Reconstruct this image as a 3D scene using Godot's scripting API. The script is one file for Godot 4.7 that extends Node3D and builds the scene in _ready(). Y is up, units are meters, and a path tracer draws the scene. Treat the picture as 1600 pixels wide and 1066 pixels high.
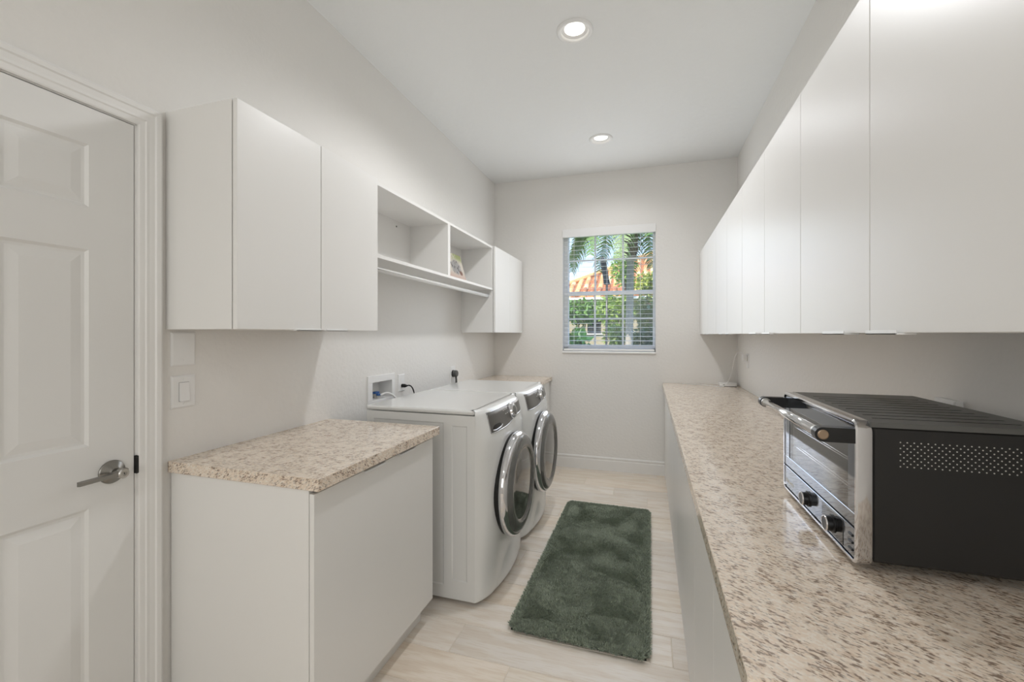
extends Node3D
# A laundry room. x runs to the right, depth runs along -z (a depth d stands at z = -d), y is up, metres.

const XL := -1.602      # left wall
const XR := 0.786       # right wall
const DB := 4.477       # depth of the window wall
const DF := -2.1        # depth of the wall behind the camera
const HC := 3.011       # ceiling height
const CAN_X := -0.38
const CANS := [3.713, 2.35, -0.9]  # the last one is added behind the camera to brighten the near part
const CAN_ENERGY := [0.20, 0.78, 0.28]
const REAR_FILL_ENERGY := 0.66
const WINDOW_ENERGY := 0.56

var M := {}
var rng := RandomNumberGenerator.new()
var counts := {}

func _ready() -> void:
	rng.seed = 7
	# ---- camera
	var cam := Camera3D.new()
	cam.name = "camera"
	var near := 0.05
	var f := 681.425
	cam.set_frustum(1066.0 / f * near, Vector2(0.0, -(533.0 - 522.63) / f * near), near, 200.0)
	cam.position = Vector3(0, 1.37, 0)
	cam.rotation = Vector3(0, 0.303, 0)
	add_child(cam)
	cam.current = true
	# ---- sky, sun, exposure
	var env := Environment.new()
	var sm := ProceduralSkyMaterial.new()
	sm.sky_top_color = Color(0.40, 0.60, 0.88)
	sm.sky_horizon_color = Color(0.86, 0.92, 0.97)
	sm.sky_curve = 0.18
	sm.ground_bottom_color = Color(0.42, 0.43, 0.38)
	sm.ground_horizon_color = Color(0.62, 0.64, 0.62)
	sm.sun_angle_max = 0.0
	sm.sky_energy_multiplier = 1.3
	var sky := Sky.new()
	sky.sky_material = sm
	env.background_mode = Environment.BG_SKY
	env.sky = sky
	env.ambient_light_source = Environment.AMBIENT_SOURCE_SKY
	env.tonemap_mode = Environment.TONE_MAPPER_LINEAR
	env.tonemap_exposure = 1.42
	env.sdfgi_enabled = true
	env.ssao_enabled = true
	env.ssil_enabled = true
	var we := WorldEnvironment.new()
	we.name = "world_environment"
	we.environment = env
	add_child(we)
	var sun := DirectionalLight3D.new()
	sun.name = "sun"
	sun.light_energy = 1.8
	sun.light_color = Color(1.0, 0.96, 0.88)
	sun.light_angular_distance = 0.6
	sun.shadow_enabled = true
	sun.rotation_degrees = Vector3(-48, -28, 0)
	add_child(sun)
	make_materials()
	build_shell()
	build_window()
	build_door()
	build_left_side()
	build_right_side()
	for k in 2:
		laundry_machine(k)
	build_rug()
	build_oven()
	build_wall_fittings()
	for k in CANS.size():
		ceiling_can(k)
	rear_fill_window()
	build_outside()

# ------------------------------------------------------------------ helpers
func mat(col: Color, rough := 0.5, metal := 0.0, spec := 0.5) -> StandardMaterial3D:
	var m := StandardMaterial3D.new()
	m.albedo_color = col
	m.roughness = rough
	m.metallic = metal
	m.metallic_specular = spec
	return m

func begin() -> SurfaceTool:
	var st := SurfaceTool.new()
	st.begin(Mesh.PRIMITIVE_TRIANGLES)
	st.set_smooth_group(-1)
	return st

func finish(st: SurfaceTool) -> ArrayMesh:
	st.generate_normals()
	return st.commit()

func poly(st: SurfaceTool, pts: Array, out: Vector3, uvs: Array = []) -> void:
	var n: Vector3 = (pts[1] - pts[0]).cross(pts[2] - pts[0])
	var turn := n.dot(out) > 0.0
	for k in range(1, pts.size() - 1):
		var tri := [0, k, k + 1]
		if turn:
			tri = [0, k + 1, k]
		for i in tri:
			if uvs.size():
				st.set_uv(uvs[i])
			st.add_vertex(pts[i])

# a chamfered box between two corners (local coordinates)
func cbox(st: SurfaceTool, lo: Vector3, hi: Vector3, ch := 0.0015) -> void:
	var c := (lo + hi) * 0.5
	var h := (hi - lo) * 0.5
	ch = minf(ch, minf(h.x, minf(h.y, h.z)) * 0.9)
	var p := func(axis: int, s: Vector3) -> Vector3:
		var v := Vector3()
		for a in 3:
			v[a] = s[a] * (h[a] if a == axis else h[a] - ch)
		return c + v
	for a in 3:
		var b := (a + 1) % 3
		var d := (a + 2) % 3
		for s in [-1.0, 1.0]:
			var q := []
			for bd in [[-1, -1], [1, -1], [1, 1], [-1, 1]]:
				var sv := Vector3()
				sv[a] = s
				sv[b] = bd[0]
				sv[d] = bd[1]
				q.append(p.call(a, sv))
			var out := Vector3()
			out[a] = s
			poly(st, q, out)
			for s2 in [-1.0, 1.0]:
				var s1 := Vector3()
				s1[a] = s
				s1[b] = s2
				s1[d] = -1
				var s3 := s1
				s3[d] = 1
				var o2 := Vector3()
				o2[a] = s
				o2[b] = s2
				poly(st, [p.call(a, s1), p.call(a, s3), p.call(b, s3), p.call(b, s1)], o2)
	for sx in [-1.0, 1.0]:
		for sy in [-1.0, 1.0]:
			for sz in [-1.0, 1.0]:
				var s := Vector3(sx, sy, sz)
				poly(st, [p.call(0, s), p.call(1, s), p.call(2, s)], s)

# a box given by x, y and depth ranges
func dbox(x0: float, x1: float, y0: float, y1: float, d0: float, d1: float, ch := 0.0015) -> ArrayMesh:
	var st := begin()
	cbox(st, Vector3(minf(x0, x1), minf(y0, y1), -maxf(d0, d1)), Vector3(maxf(x0, x1), maxf(y0, y1), -minf(d0, d1)), ch)
	return finish(st)

func add_dbox(st: SurfaceTool, x0: float, x1: float, y0: float, y1: float, d0: float, d1: float, ch := 0.0015) -> void:
	cbox(st, Vector3(minf(x0, x1), minf(y0, y1), -maxf(d0, d1)), Vector3(maxf(x0, x1), maxf(y0, y1), -minf(d0, d1)), ch)

# profile of (radius, height) turned round an axis through o
func lathe(st: SurfaceTool, prof: Array, o: Vector3, axis: Vector3, seg := 32, squash := Vector2.ONE) -> void:
	axis = axis.normalized()
	var u := axis.cross(Vector3.UP if absf(axis.y) < 0.9 else Vector3.RIGHT).normalized()
	var v := axis.cross(u).normalized()
	for k in prof.size() - 1:
		var a: Vector2 = prof[k]
		var b: Vector2 = prof[k + 1]
		for i in seg:
			var t0 := TAU * i / seg
			var t1 := TAU * (i + 1) / seg
			var d0 := u * cos(t0) * squash.x + v * sin(t0) * squash.y
			var d1 := u * cos(t1) * squash.x + v * sin(t1) * squash.y
			var out := (d0 + d1) * (b.y - a.y) - axis * 2.0 * (b.x - a.x)
			if a.x < 1e-6:
				poly(st, [o + axis * a.y, o + axis * b.y + d0 * b.x, o + axis * b.y + d1 * b.x], out)
			elif b.x < 1e-6:
				poly(st, [o + axis * a.y + d0 * a.x, o + axis * b.y, o + axis * a.y + d1 * a.x], out)
			else:
				poly(st, [o + axis * a.y + d0 * a.x, o + axis * b.y + d0 * b.x, o + axis * b.y + d1 * b.x, o + axis * a.y + d1 * a.x], out)

func lathe_mesh(prof: Array, o: Vector3, axis: Vector3, seg := 32, smooth := false) -> ArrayMesh:
	var st := begin()
	if smooth:
		st.set_smooth_group(0)
	lathe(st, prof, o, axis, seg)
	return finish(st)

func tube(st: SurfaceTool, pts: Array, radii: Array, seg := 8) -> void:
	var up := Vector3.UP
	var rings := []
	for k in pts.size():
		var a: Vector3 = pts[maxi(k - 1, 0)]
		var b: Vector3 = pts[mini(k + 1, pts.size() - 1)]
		var t := (b - a).normalized()
		var u := t.cross(up if absf(t.dot(up)) < 0.95 else Vector3.RIGHT).normalized()
		var v := t.cross(u)
		var r: float = radii[mini(k, radii.size() - 1)]
		var ring := []
		for i in seg:
			ring.append(pts[k] + (u * cos(TAU * i / seg) + v * sin(TAU * i / seg)) * r)
		rings.append(ring)
	for k in pts.size() - 1:
		for i in seg:
			var j := (i + 1) % seg
			var out: Vector3 = rings[k][i] + rings[k][j] - 2.0 * pts[k]
			poly(st, [rings[k][i], rings[k + 1][i], rings[k + 1][j], rings[k][j]], out)
	poly(st, rings[0], pts[0] - pts[1])
	poly(st, rings[-1], pts[-1] - pts[-2])

func tube_mesh(pts: Array, radii: Array, seg := 8) -> ArrayMesh:
	var st := begin()
	st.set_smooth_group(0)
	tube(st, pts, radii, seg)
	return finish(st)

# a closed outline pushed along a vector
func prism(st: SurfaceTool, outline: Array, along: Vector3) -> void:
	var mid := Vector3()
	for p in outline:
		mid += p
	mid /= outline.size()
	var top := []
	for p in outline:
		top.append(p + along)
	poly(st, outline, -along)
	poly(st, top, along)
	for k in outline.size():
		var j := (k + 1) % outline.size()
		var e: Vector3 = outline[j] - outline[k]
		var out := e.cross(along)
		if out.dot((outline[k] + outline[j]) * 0.5 - mid) < 0:
			out = -out
		poly(st, [outline[k], outline[j], top[j], top[k]], out)

func round_rect(a0: float, a1: float, b0: float, b1: float, r: float, seg := 5) -> Array:
	var out := []
	for c in [[a1 - r, b1 - r, 0.0], [a0 + r, b1 - r, 0.5], [a0 + r, b0 + r, 1.0], [a1 - r, b0 + r, 1.5]]:
		for i in seg + 1:
			var t: float = PI * (c[2] + 0.5 * i / seg)
			out.append(Vector2(c[0] + r * cos(t), c[1] + r * sin(t)))
	return out

# a face with sunk or raised panels: each panel is [u0, u1, v0, v1]; rings are (inset, depth)
func panel_face(st: SurfaceTool, at: Callable, r: Array, panels: Array, rings: Array, out: Vector3) -> void:
	var us := [r[0], r[1]]
	var vs := [r[2], r[3]]
	for p in panels:
		us.append_array([p[0], p[1]])
		vs.append_array([p[2], p[3]])
	us.sort()
	vs.sort()
	for i in us.size() - 1:
		for j in vs.size() - 1:
			if us[i + 1] - us[i] < 1e-6 or vs[j + 1] - vs[j] < 1e-6:
				continue
			var mu: float = (us[i] + us[i + 1]) * 0.5
			var mv: float = (vs[j] + vs[j + 1]) * 0.5
			var inside := false
			for p in panels:
				if mu > p[0] and mu < p[1] and mv > p[2] and mv < p[3]:
					inside = true
			if not inside:
				poly(st, [at.call(us[i], vs[j], 0.0), at.call(us[i + 1], vs[j], 0.0), at.call(us[i + 1], vs[j + 1], 0.0), at.call(us[i], vs[j + 1], 0.0)], out)
	for p in panels:
		for k in rings.size():
			var a: Vector2 = rings[k]
			var ca := [[p[0] + a.x, p[2] + a.x], [p[1] - a.x, p[2] + a.x], [p[1] - a.x, p[3] - a.x], [p[0] + a.x, p[3] - a.x]]
			if k == rings.size() - 1:
				poly(st, [at.call(ca[0][0], ca[0][1], a.y), at.call(ca[1][0], ca[1][1], a.y), at.call(ca[2][0], ca[2][1], a.y), at.call(ca[3][0], ca[3][1], a.y)], out)
				break
			var b: Vector2 = rings[k + 1]
			var cb := [[p[0] + b.x, p[2] + b.x], [p[1] - b.x, p[2] + b.x], [p[1] - b.x, p[3] - b.x], [p[0] + b.x, p[3] - b.x]]
			for e in 4:
				var g := (e + 1) % 4
				poly(st, [at.call(ca[e][0], ca[e][1], a.y), at.call(ca[g][0], ca[g][1], a.y), at.call(cb[g][0], cb[g][1], b.y), at.call(cb[e][0], cb[e][1], b.y)], out)

func numbered(called: String) -> String:
	if not counts.has(called):
		counts[called] = 0
		return called
	counts[called] += 1
	return "%s_%03d" % [called, counts[called]]

func tag(o: Node3D, label: String, category: String, group := "") -> Node3D:
	o.set_meta("label", label)
	o.set_meta("category", category)
	if group != "":
		o.set_meta("group", group)
	return o

func thing(called: String, label: String, category: String, at := Vector3.ZERO, group := "") -> Node3D:
	var o := Node3D.new()
	o.name = numbered(called)
	o.position = at
	add_child(o)
	return tag(o, label, category, group)

func struct(called: String, label := "") -> Node3D:
	var o := Node3D.new()
	o.name = called
	add_child(o)
	o.set_meta("kind", "structure")
	if label != "":
		o.set_meta("label", label)
	return o

# a mesh built in room coordinates, put under a thing that stands elsewhere
func part(parent: Node3D, called: String, mesh: Mesh, m: Material, label := "") -> MeshInstance3D:
	var o := MeshInstance3D.new()
	o.name = called
	o.mesh = mesh
	o.material_override = m
	parent.add_child(o, true)
	var g := Vector3.ZERO
	var up: Node = parent
	while up != self and up is Node3D:
		g += (up as Node3D).position
		up = up.get_parent()
	o.position = -g
	if label != "":
		o.set_meta("label", label)
	return o

func single(called: String, mesh: Mesh, m: Material, at := Vector3.ZERO) -> MeshInstance3D:
	var o := MeshInstance3D.new()
	o.name = numbered(called)
	o.mesh = mesh
	o.material_override = m
	o.position = at
	add_child(o)
	return o

# ------------------------------------------------------------------ textures and materials
func noise_bytes(size: int, freq: float, s: int, octaves := 4, kind := FastNoiseLite.TYPE_SIMPLEX_SMOOTH) -> PackedByteArray:
	var n := FastNoiseLite.new()
	n.noise_type = kind
	n.seed = s
	n.frequency = freq
	n.fractal_octaves = octaves
	var im := n.get_seamless_image(size, size, false, false, 0.2)
	im.convert(Image.FORMAT_L8)
	return im.get_data()

func normal_tex(size: int, freq: float, s: int, strength: float, octaves := 4) -> ImageTexture:
	var n := FastNoiseLite.new()
	n.noise_type = FastNoiseLite.TYPE_SIMPLEX_SMOOTH
	n.seed = s
	n.frequency = freq
	n.fractal_octaves = octaves
	var im := n.get_seamless_image(size, size, false, false, 0.2)
	im.convert(Image.FORMAT_RGBA8)
	im.bump_map_to_normal_map(strength)
	return ImageTexture.create_from_image(im)

func triplanar(m: StandardMaterial3D, scale: Vector3, world := true) -> StandardMaterial3D:
	m.uv1_triplanar = true
	m.uv1_world_triplanar = world
	m.uv1_scale = scale
	return m

func granite_texture() -> ImageTexture:
	var S := 1024
	var a := noise_bytes(S, 0.012, 11, 3)
	var b := noise_bytes(S, 0.030, 12, 4)
	var c := noise_bytes(S, 0.055, 13, 4)
	var d := noise_bytes(S, 0.095, 14, 3)
	var data := PackedByteArray()
	data.resize(S * S * 3)
	var cream := Vector3(0.930, 0.878, 0.815)
	var pale := Vector3(0.962, 0.935, 0.895)
	var tan := Vector3(0.80, 0.70, 0.605)
	var grey := Vector3(0.68, 0.635, 0.60)
	var dark := Vector3(0.40, 0.325, 0.27)
	var msk := S - 1
	for y in S:
		for x in S:
			# whole-number shears keep the picture seamless and draw the grain out into slanting streaks
			var i0 := y * S + x
			var i1 := y * S + ((x - y) & msk)
			var i2 := ((y + 411) & msk) * S + ((x - y + 300) & msk)
			var low := a[i0] / 255.0
			var s1 := b[i1] / 255.0
			var s2 := c[i2] / 255.0
			var s3 := c[i1] / 255.0
			var s4 := d[i2] / 255.0
			var fine := d[i0] / 255.0
			var col := cream.lerp(pale, smoothstep(0.44, 0.64, s2 * 0.6 + fine * 0.4))
			col = col.lerp(tan, 0.46 * smoothstep(0.47, 0.64, s1 * 0.7 + fine * 0.3) * smoothstep(0.30, 0.60, low))
			col = col.lerp(grey, 0.46 * smoothstep(0.53, 0.64, s3 * 0.65 + s4 * 0.35) * smoothstep(0.22, 0.52, low))
			var speck := smoothstep(0.57, 0.65, s1 * 0.25 + s3 * 0.25 + s4 * 0.5 + (low - 0.5) * 0.20)
			col = col.lerp(dark, 0.52 * speck)
			var k := (y * S + x) * 3
			data[k] = int(col.x * 255.0)
			data[k + 1] = int(col.y * 255.0)
			data[k + 2] = int(col.z * 255.0)
	return ImageTexture.create_from_image(Image.create_from_data(S, S, false, Image.FORMAT_RGB8, data))

func wood_tile_texture() -> ImageTexture:
	var S := 512
	var a := noise_bytes(S, 0.010, 21, 4)
	var b := noise_bytes(S, 0.035, 22, 4)
	var data := PackedByteArray()
	data.resize(S * S * 3)
	var base := Vector3(0.962, 0.922, 0.872)
	var light := Vector3(0.978, 0.945, 0.902)
	var warm := Vector3(0.920, 0.862, 0.795)
	for y in S:
		for x in S:
			var i := y * S + x
			var p := a[i] / 255.0
			var q := b[((y * 2) & 511) * S + x] / 255.0
			var col := base.lerp(light, smoothstep(0.40, 0.66, p))
			col = col.lerp(warm, 0.5 * smoothstep(0.52, 0.72, q) + 0.35 * smoothstep(0.5, 0.32, p))
			data[i * 3] = int(col.x * 255.0)
			data[i * 3 + 1] = int(col.y * 255.0)
			data[i * 3 + 2] = int(col.z * 255.0)
	return ImageTexture.create_from_image(Image.create_from_data(S, S, false, Image.FORMAT_RGB8, data))

func make_materials() -> void:
	var wall_n := normal_tex(512, 0.035, 31, 3.0)
	M.wall = triplanar(mat(Color(0.940, 0.930, 0.913), 0.75, 0.0, 0.35), Vector3(1.6, 1.6, 1.6))
	M.wall.normal_enabled = true
	M.wall.normal_texture = wall_n
	M.wall.normal_scale = 0.35
	M.ceiling = triplanar(mat(Color(0.955, 0.957, 0.952), 0.9, 0.0, 0.2), Vector3(1.1, 1.1, 1.1))
	M.ceiling.normal_enabled = true
	M.ceiling.normal_texture = normal_tex(512, 0.018, 33, 4.0, 5)
	M.ceiling.normal_scale = 0.4
	M.trim = mat(Color(0.948, 0.942, 0.93), 0.45)
	M.door = mat(Color(0.925, 0.92, 0.908), 0.5)
	M.cab = mat(Color(0.942, 0.935, 0.921), 0.34)
	M.cab_gloss = mat(Color(0.93, 0.923, 0.91), 0.34)
	M.cab_gloss.metallic_specular = 0.40
	M.pull = mat(Color(0.97, 0.97, 0.965), 0.3)
	M.dark = mat(Color(0.03, 0.03, 0.03), 0.6)
	M.granite = triplanar(mat(Color(1, 0.985, 0.968), 0.13), Vector3(1.25, 1.25, 1.25))
	M.granite.albedo_texture = granite_texture()
	M.granite.metallic_specular = 0.55
	M.granite_left = M.granite.duplicate()
	M.granite_left.uv1_scale = Vector3(-1.25, 1.25, 1.25)
	var wood := wood_tile_texture()
	for k in 5:
		var m := triplanar(mat([Color(1, 1, 1), Color(0.975, 0.97, 0.965), Color(1, 0.985, 0.965), Color(0.96, 0.96, 0.96), Color(0.985, 0.975, 0.955)][k], 0.38), Vector3(0.42, 1.0, 3.0))
		m.uv1_offset = Vector3(0.37 * k, 0.1 * k, 0.23 * k)
		m.albedo_texture = wood
		M["tile_%d" % k] = m
	M.grout = mat(Color(0.90, 0.86, 0.80), 0.8)
	M.enamel = mat(Color(0.925, 0.925, 0.915), 0.16)
	M.chrome = mat(Color(0.86, 0.86, 0.87), 0.08, 1.0)
	M.steel = mat(Color(0.72, 0.71, 0.69), 0.28, 1.0)
	M.nickel = mat(Color(0.56, 0.55, 0.53), 0.27, 1.0)
	M.black = mat(Color(0.035, 0.035, 0.036), 0.32)
	M.black_matte = mat(Color(0.088, 0.084, 0.08), 0.5)
	M.oven_top_lit = mat(Color(0.38, 0.38, 0.37), 0.42, 0.3)  # paler than the black body: lamplight from above put into the colour
	M.ring_grey = mat(Color(0.50, 0.50, 0.49), 0.25, 0.6)
	M.console = mat(Color(0.46, 0.455, 0.445), 0.28, 0.65)
	M.dark_glass = mat(Color(0.06, 0.06, 0.06), 0.05, 0.0, 0.9)
	M.smoked = mat(Color(0.50, 0.495, 0.485), 0.07, 0.85)
	M.plastic = mat(Color(0.955, 0.952, 0.945), 0.35)
	M.glass = mat(Color(0.95, 0.98, 0.97, 0.06), 0.02)
	M.glass.metallic_specular = 0.2
	M.glass.transparency = BaseMaterial3D.TRANSPARENCY_ALPHA
	M.lens = mat(Color(1, 1, 1), 0.6)
	M.lens.emission_enabled = true
	M.lens.emission = Color(1.0, 0.98, 0.94)
	M.lens.emission_energy_multiplier = 1.6
	M.blind = mat(Color(0.96, 0.957, 0.95), 0.45)
	M.blind.backlight_enabled = true
	M.blind.backlight = Color(0.25, 0.25, 0.25)
	M.vinyl = mat(Color(0.965, 0.965, 0.96), 0.4)

# ------------------------------------------------------------------ the room
# one slab with rectangular holes; e0/e1 are the two face positions on the axis
func slab(axis: int, e0: float, e1: float, r: Array, holes: Array) -> ArrayMesh:
	var st := begin()
	var at := func(u: float, v: float, e: float) -> Vector3:
		return Vector3(e, v, -u) if axis == 0 else Vector3(u, v, -e)
	var us := [r[0], r[1]]
	var vs := [r[2], r[3]]
	for h in holes:
		us.append_array([h[0], h[1]])
		vs.append_array([h[2], h[3]])
	us.sort()
	vs.sort()
	var solid := func(i: int, j: int) -> bool:
		if i < 0 or j < 0 or i >= us.size() - 1 or j >= vs.size() - 1:
			return false
		var mu: float = (us[i] + us[i + 1]) * 0.5
		var mv: float = (vs[j] + vs[j + 1]) * 0.5
		for h in holes:
			if mu > h[0] and mu < h[1] and mv > h[2] and mv < h[3]:
				return false
		return true
	for i in us.size() - 1:
		for j in vs.size() - 1:
			if us[i + 1] - us[i] < 1e-6 or vs[j + 1] - vs[j] < 1e-6 or not solid.call(i, j):
				continue
			var n0: Vector3 = at.call(0.0, 0.0, e0) - at.call(0.0, 0.0, e1)
			for e in [e0, e1]:
				poly(st, [at.call(us[i], vs[j], e), at.call(us[i + 1], vs[j], e), at.call(us[i + 1], vs[j + 1], e), at.call(us[i], vs[j + 1], e)], n0 if e == e0 else -n0)
			for side in [[-1, 0], [1, 0], [0, -1], [0, 1]]:
				if solid.call(i + side[0], j + side[1]):
					continue
				var ua: float = us[i] if side[0] <= 0 else us[i + 1]
				var ub: float = us[i + 1] if side[0] >= 0 else us[i]
				var va: float = vs[j] if side[1] <= 0 else vs[j + 1]
				var vb: float = vs[j + 1] if side[1] >= 0 else vs[j]
				var out: Vector3 = at.call(float(side[0]), float(side[1]), 0.0)
				poly(st, [at.call(ua, va, e0), at.call(ub, vb, e0), at.call(ub, vb, e1), at.call(ua, va, e1)], out)
	return finish(st)

func build_shell() -> void:
	var fl := struct("floor")
	part(fl, "grout_bed", dbox(XL - 0.15, XR + 0.15, -0.12, -0.0025, DF - 0.15, DB + 0.2, 0.0), M.grout)
	# wood-look planks 1.2 m x 0.19 m laid across the room, each a piece
	var W := 0.1905
	var L := 1.2
	for k in range(-20, 15):
		var d0 := maxf(1.715 + W * k, DF)
		var d1 := minf(1.715 + W * (k + 1), DB)
		if d1 - d0 < 0.01:
			continue
		var j0 := fposmod(-0.824 - 0.2784 * k - XL, L) + XL - L
		for n in 4:
			var x0 := maxf(j0 + L * n, XL)
			var x1 := minf(j0 + L * (n + 1), XR)
			if x1 - x0 < 0.01:
				continue
			var st := begin()
			var g := 0.0013
			var a := Vector3(x0 + g, 0, -(d1 - g))
			var b := Vector3(x1 - g, 0, -(d0 + g))
			var i := 0.0015
			var top := [Vector3(a.x + i, 0, a.z + i), Vector3(b.x - i, 0, a.z + i), Vector3(b.x - i, 0, b.z - i), Vector3(a.x + i, 0, b.z - i)]
			var bot := [Vector3(a.x, -0.0025, a.z), Vector3(b.x, -0.0025, a.z), Vector3(b.x, -0.0025, b.z), Vector3(a.x, -0.0025, b.z)]
			poly(st, top, Vector3.UP)
			for e in 4:
				var h := (e + 1) % 4
				poly(st, [top[e], top[h], bot[h], bot[e]], (bot[e] + bot[h] - top[e] - top[h]) + Vector3.UP * 0.001)
			part(fl, "plank", finish(st), M["tile_%d" % (absi(k * 7 + n * 3) % 5)])
	var wl := struct("wall_left")
	part(wl, "drywall", slab(0, XL, XL - 0.14, [DF - 0.14, DB + 0.2, 0.0, HC], [[0.214, 1.002, 0.0, 2.062], [2.268, 2.478, 0.965, 1.075]]), M.wall)
	var wr := struct("wall_right")
	part(wr, "drywall", slab(0, XR, XR + 0.14, [DF - 0.14, DB + 0.2, 0.0, HC], []), M.wall)
	var wb := struct("wall_back")
	part(wb, "drywall", slab(1, DB, DB + 0.2, [XL, XR, 0.0, HC], [[-0.848, 0.068, 1.196, 2.452]]), M.wall)
	var wf := struct("wall_front")
	part(wf, "drywall", slab(1, DF, DF - 0.14, [XL, XR, 0.0, HC], [[-1.25, 0.55, 0.95, 2.45]]), M.wall)
	# ceiling with holes for the recessed lights
	var ce := CSGCombiner3D.new()
	ce.name = "ceiling"
	ce.set_meta("kind", "structure")
	var bx := CSGBox3D.new()
	bx.name = "plasterboard"
	bx.size = Vector3(XR - XL + 0.28, 0.12, DB - DF + 0.34)
	bx.position = Vector3((XR + XL) * 0.5, HC + 0.06, -(DB + 0.2 + DF - 0.14) * 0.5)
	bx.material = M.ceiling
	ce.add_child(bx)
	for d in CANS:
		var cy := CSGCylinder3D.new()
		cy.name = "can_hole"
		cy.operation = CSGShape3D.OPERATION_SUBTRACTION
		cy.radius = 0.078
		cy.height = 0.16
		cy.sides = 40
		cy.position = Vector3(CAN_X, HC, -d)
		cy.material = M.ceiling
		ce.add_child(cy, true)
	add_child(ce)
	var roof := struct("roof", "roof deck above the ceiling")
	part(roof, "roof_deck", dbox(XL - 0.5, XR + 0.5, HC + 0.2, HC + 0.26, DF - 0.6, DB + 0.35, 0.0), M.trim)
	# baseboards: face profile (height, proud)
	var prof := [Vector2(0.0, 0.014), Vector2(0.098, 0.014), Vector2(0.104, 0.011), Vector2(0.112, 0.011), Vector2(0.120, 0.015), Vector2(0.128, 0.013), Vector2(0.135, 0.004), Vector2(0.135, 0.0)]
	var bb := struct("baseboard_back")
	var st := begin()
	for k in prof.size() - 1:
		var a: Vector2 = prof[k]
		var b: Vector2 = prof[k + 1]
		poly(st, [Vector3(-0.985, a.x, -DB + a.y), Vector3(0.158, a.x, -DB + a.y), Vector3(0.158, b.x, -DB + b.y), Vector3(-0.985, b.x, -DB + b.y)], Vector3(0, 0.3, 1))
	part(bb, "board", finish(st), M.trim)
	var bf := struct("baseboard_front")
	part(bf, "board", dbox(XL, XR, 0, 0.135, DF, DF + 0.014), M.trim)
	var bl := struct("baseboard_left")
	part(bl, "board", dbox(XL, XL + 0.014, 0, 0.135, DF, 0.145), M.trim)

func ceiling_can(k: int) -> void:
	var d: float = CANS[k]
	var labels := ["white recessed ceiling light nearest the window wall", "white recessed ceiling light nearer the camera, above the rug", "", "", ""]
	var t := thing("recessed_light", labels[k] if labels[k] != "" else "added white recessed ceiling light, unseen behind the camera", "light", Vector3(CAN_X, HC, -d), "recessed ceiling lights")
	var o := Vector3(CAN_X, HC, -d)
	var dn := Vector3.DOWN
	part(t, "trim_ring", lathe_mesh([Vector2(0.071, -0.003), Vector2(0.074, 0.006), Vector2(0.080, 0.011), Vector2(0.090, 0.011), Vector2(0.096, 0.006), Vector2(0.097, 0.0)], o, dn, 56, true), M.plastic)
	part(t, "baffle", lathe_mesh([Vector2(0.054, -0.0105), Vector2(0.057, -0.008), Vector2(0.072, -0.003)], o, dn, 48, true), M.plastic)
	part(t, "lens", lathe_mesh([Vector2(0.0, -0.0075), Vector2(0.030, -0.008), Vector2(0.0555, -0.0095)], o, dn, 40, true), M.lens)
	var sp := SpotLight3D.new()
	sp.name = "lamp"
	sp.light_color = Color(0.985, 0.99, 1.0)
	sp.light_energy = CAN_ENERGY[k]
	sp.light_size = 0.075
	sp.spot_angle = 80.0
	sp.spot_angle_attenuation = 0.5
	sp.spot_range = 8.0
	sp.spot_attenuation = 2.0
	sp.shadow_enabled = true
	sp.rotation_degrees = Vector3(-90, 0, 0)
	sp.position = Vector3(0, -0.062, 0)
	t.add_child(sp)

func rear_fill_window() -> void:
	# a window added behind the camera: its glowing shade and area lamp brighten the room
	var w := struct("window_2", "added white-framed window with a glowing shade, unseen fill light behind the camera")
	var x0 := -1.25
	var x1 := 0.55
	var y0 := 0.95
	var y1 := 2.45
	for f in [[x0, x0 + 0.05, y0, y1], [x1 - 0.05, x1, y0, y1], [x0 + 0.05, x1 - 0.05, y0, y0 + 0.05], [x0 + 0.05, x1 - 0.05, y1 - 0.05, y1]]:
		part(w, "frame_bar", dbox(f[0], f[1], f[2], f[3], DF - 0.10, DF - 0.02), M.vinyl)
	var sh := mat(Color(0.9, 0.9, 0.88), 0.8)
	sh.emission_enabled = true
	sh.emission = Color(1.0, 0.99, 0.97)
	sh.emission_energy_multiplier = 0.9
	part(w, "glow_shade", dbox(x0 + 0.05, x1 - 0.05, y0 + 0.05, y1 - 0.05, DF - 0.08, DF - 0.075, 0.0), sh)
	var al := AreaLight3D.new()
	al.name = "daylight_fill"  # added fill lamp, shines into the room from behind the view
	al.light_color = Color(0.97, 0.985, 1.0)
	al.light_energy = REAR_FILL_ENERGY
	al.area_size = Vector2(x1 - x0 - 0.1, y1 - y0 - 0.1)
	al.area_range = 12.0
	al.area_attenuation = 2.0
	al.shadow_enabled = true
	al.position = Vector3((x0 + x1) * 0.5, (y0 + y1) * 0.5, -DF + 0.07)
	w.add_child(al)

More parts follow.
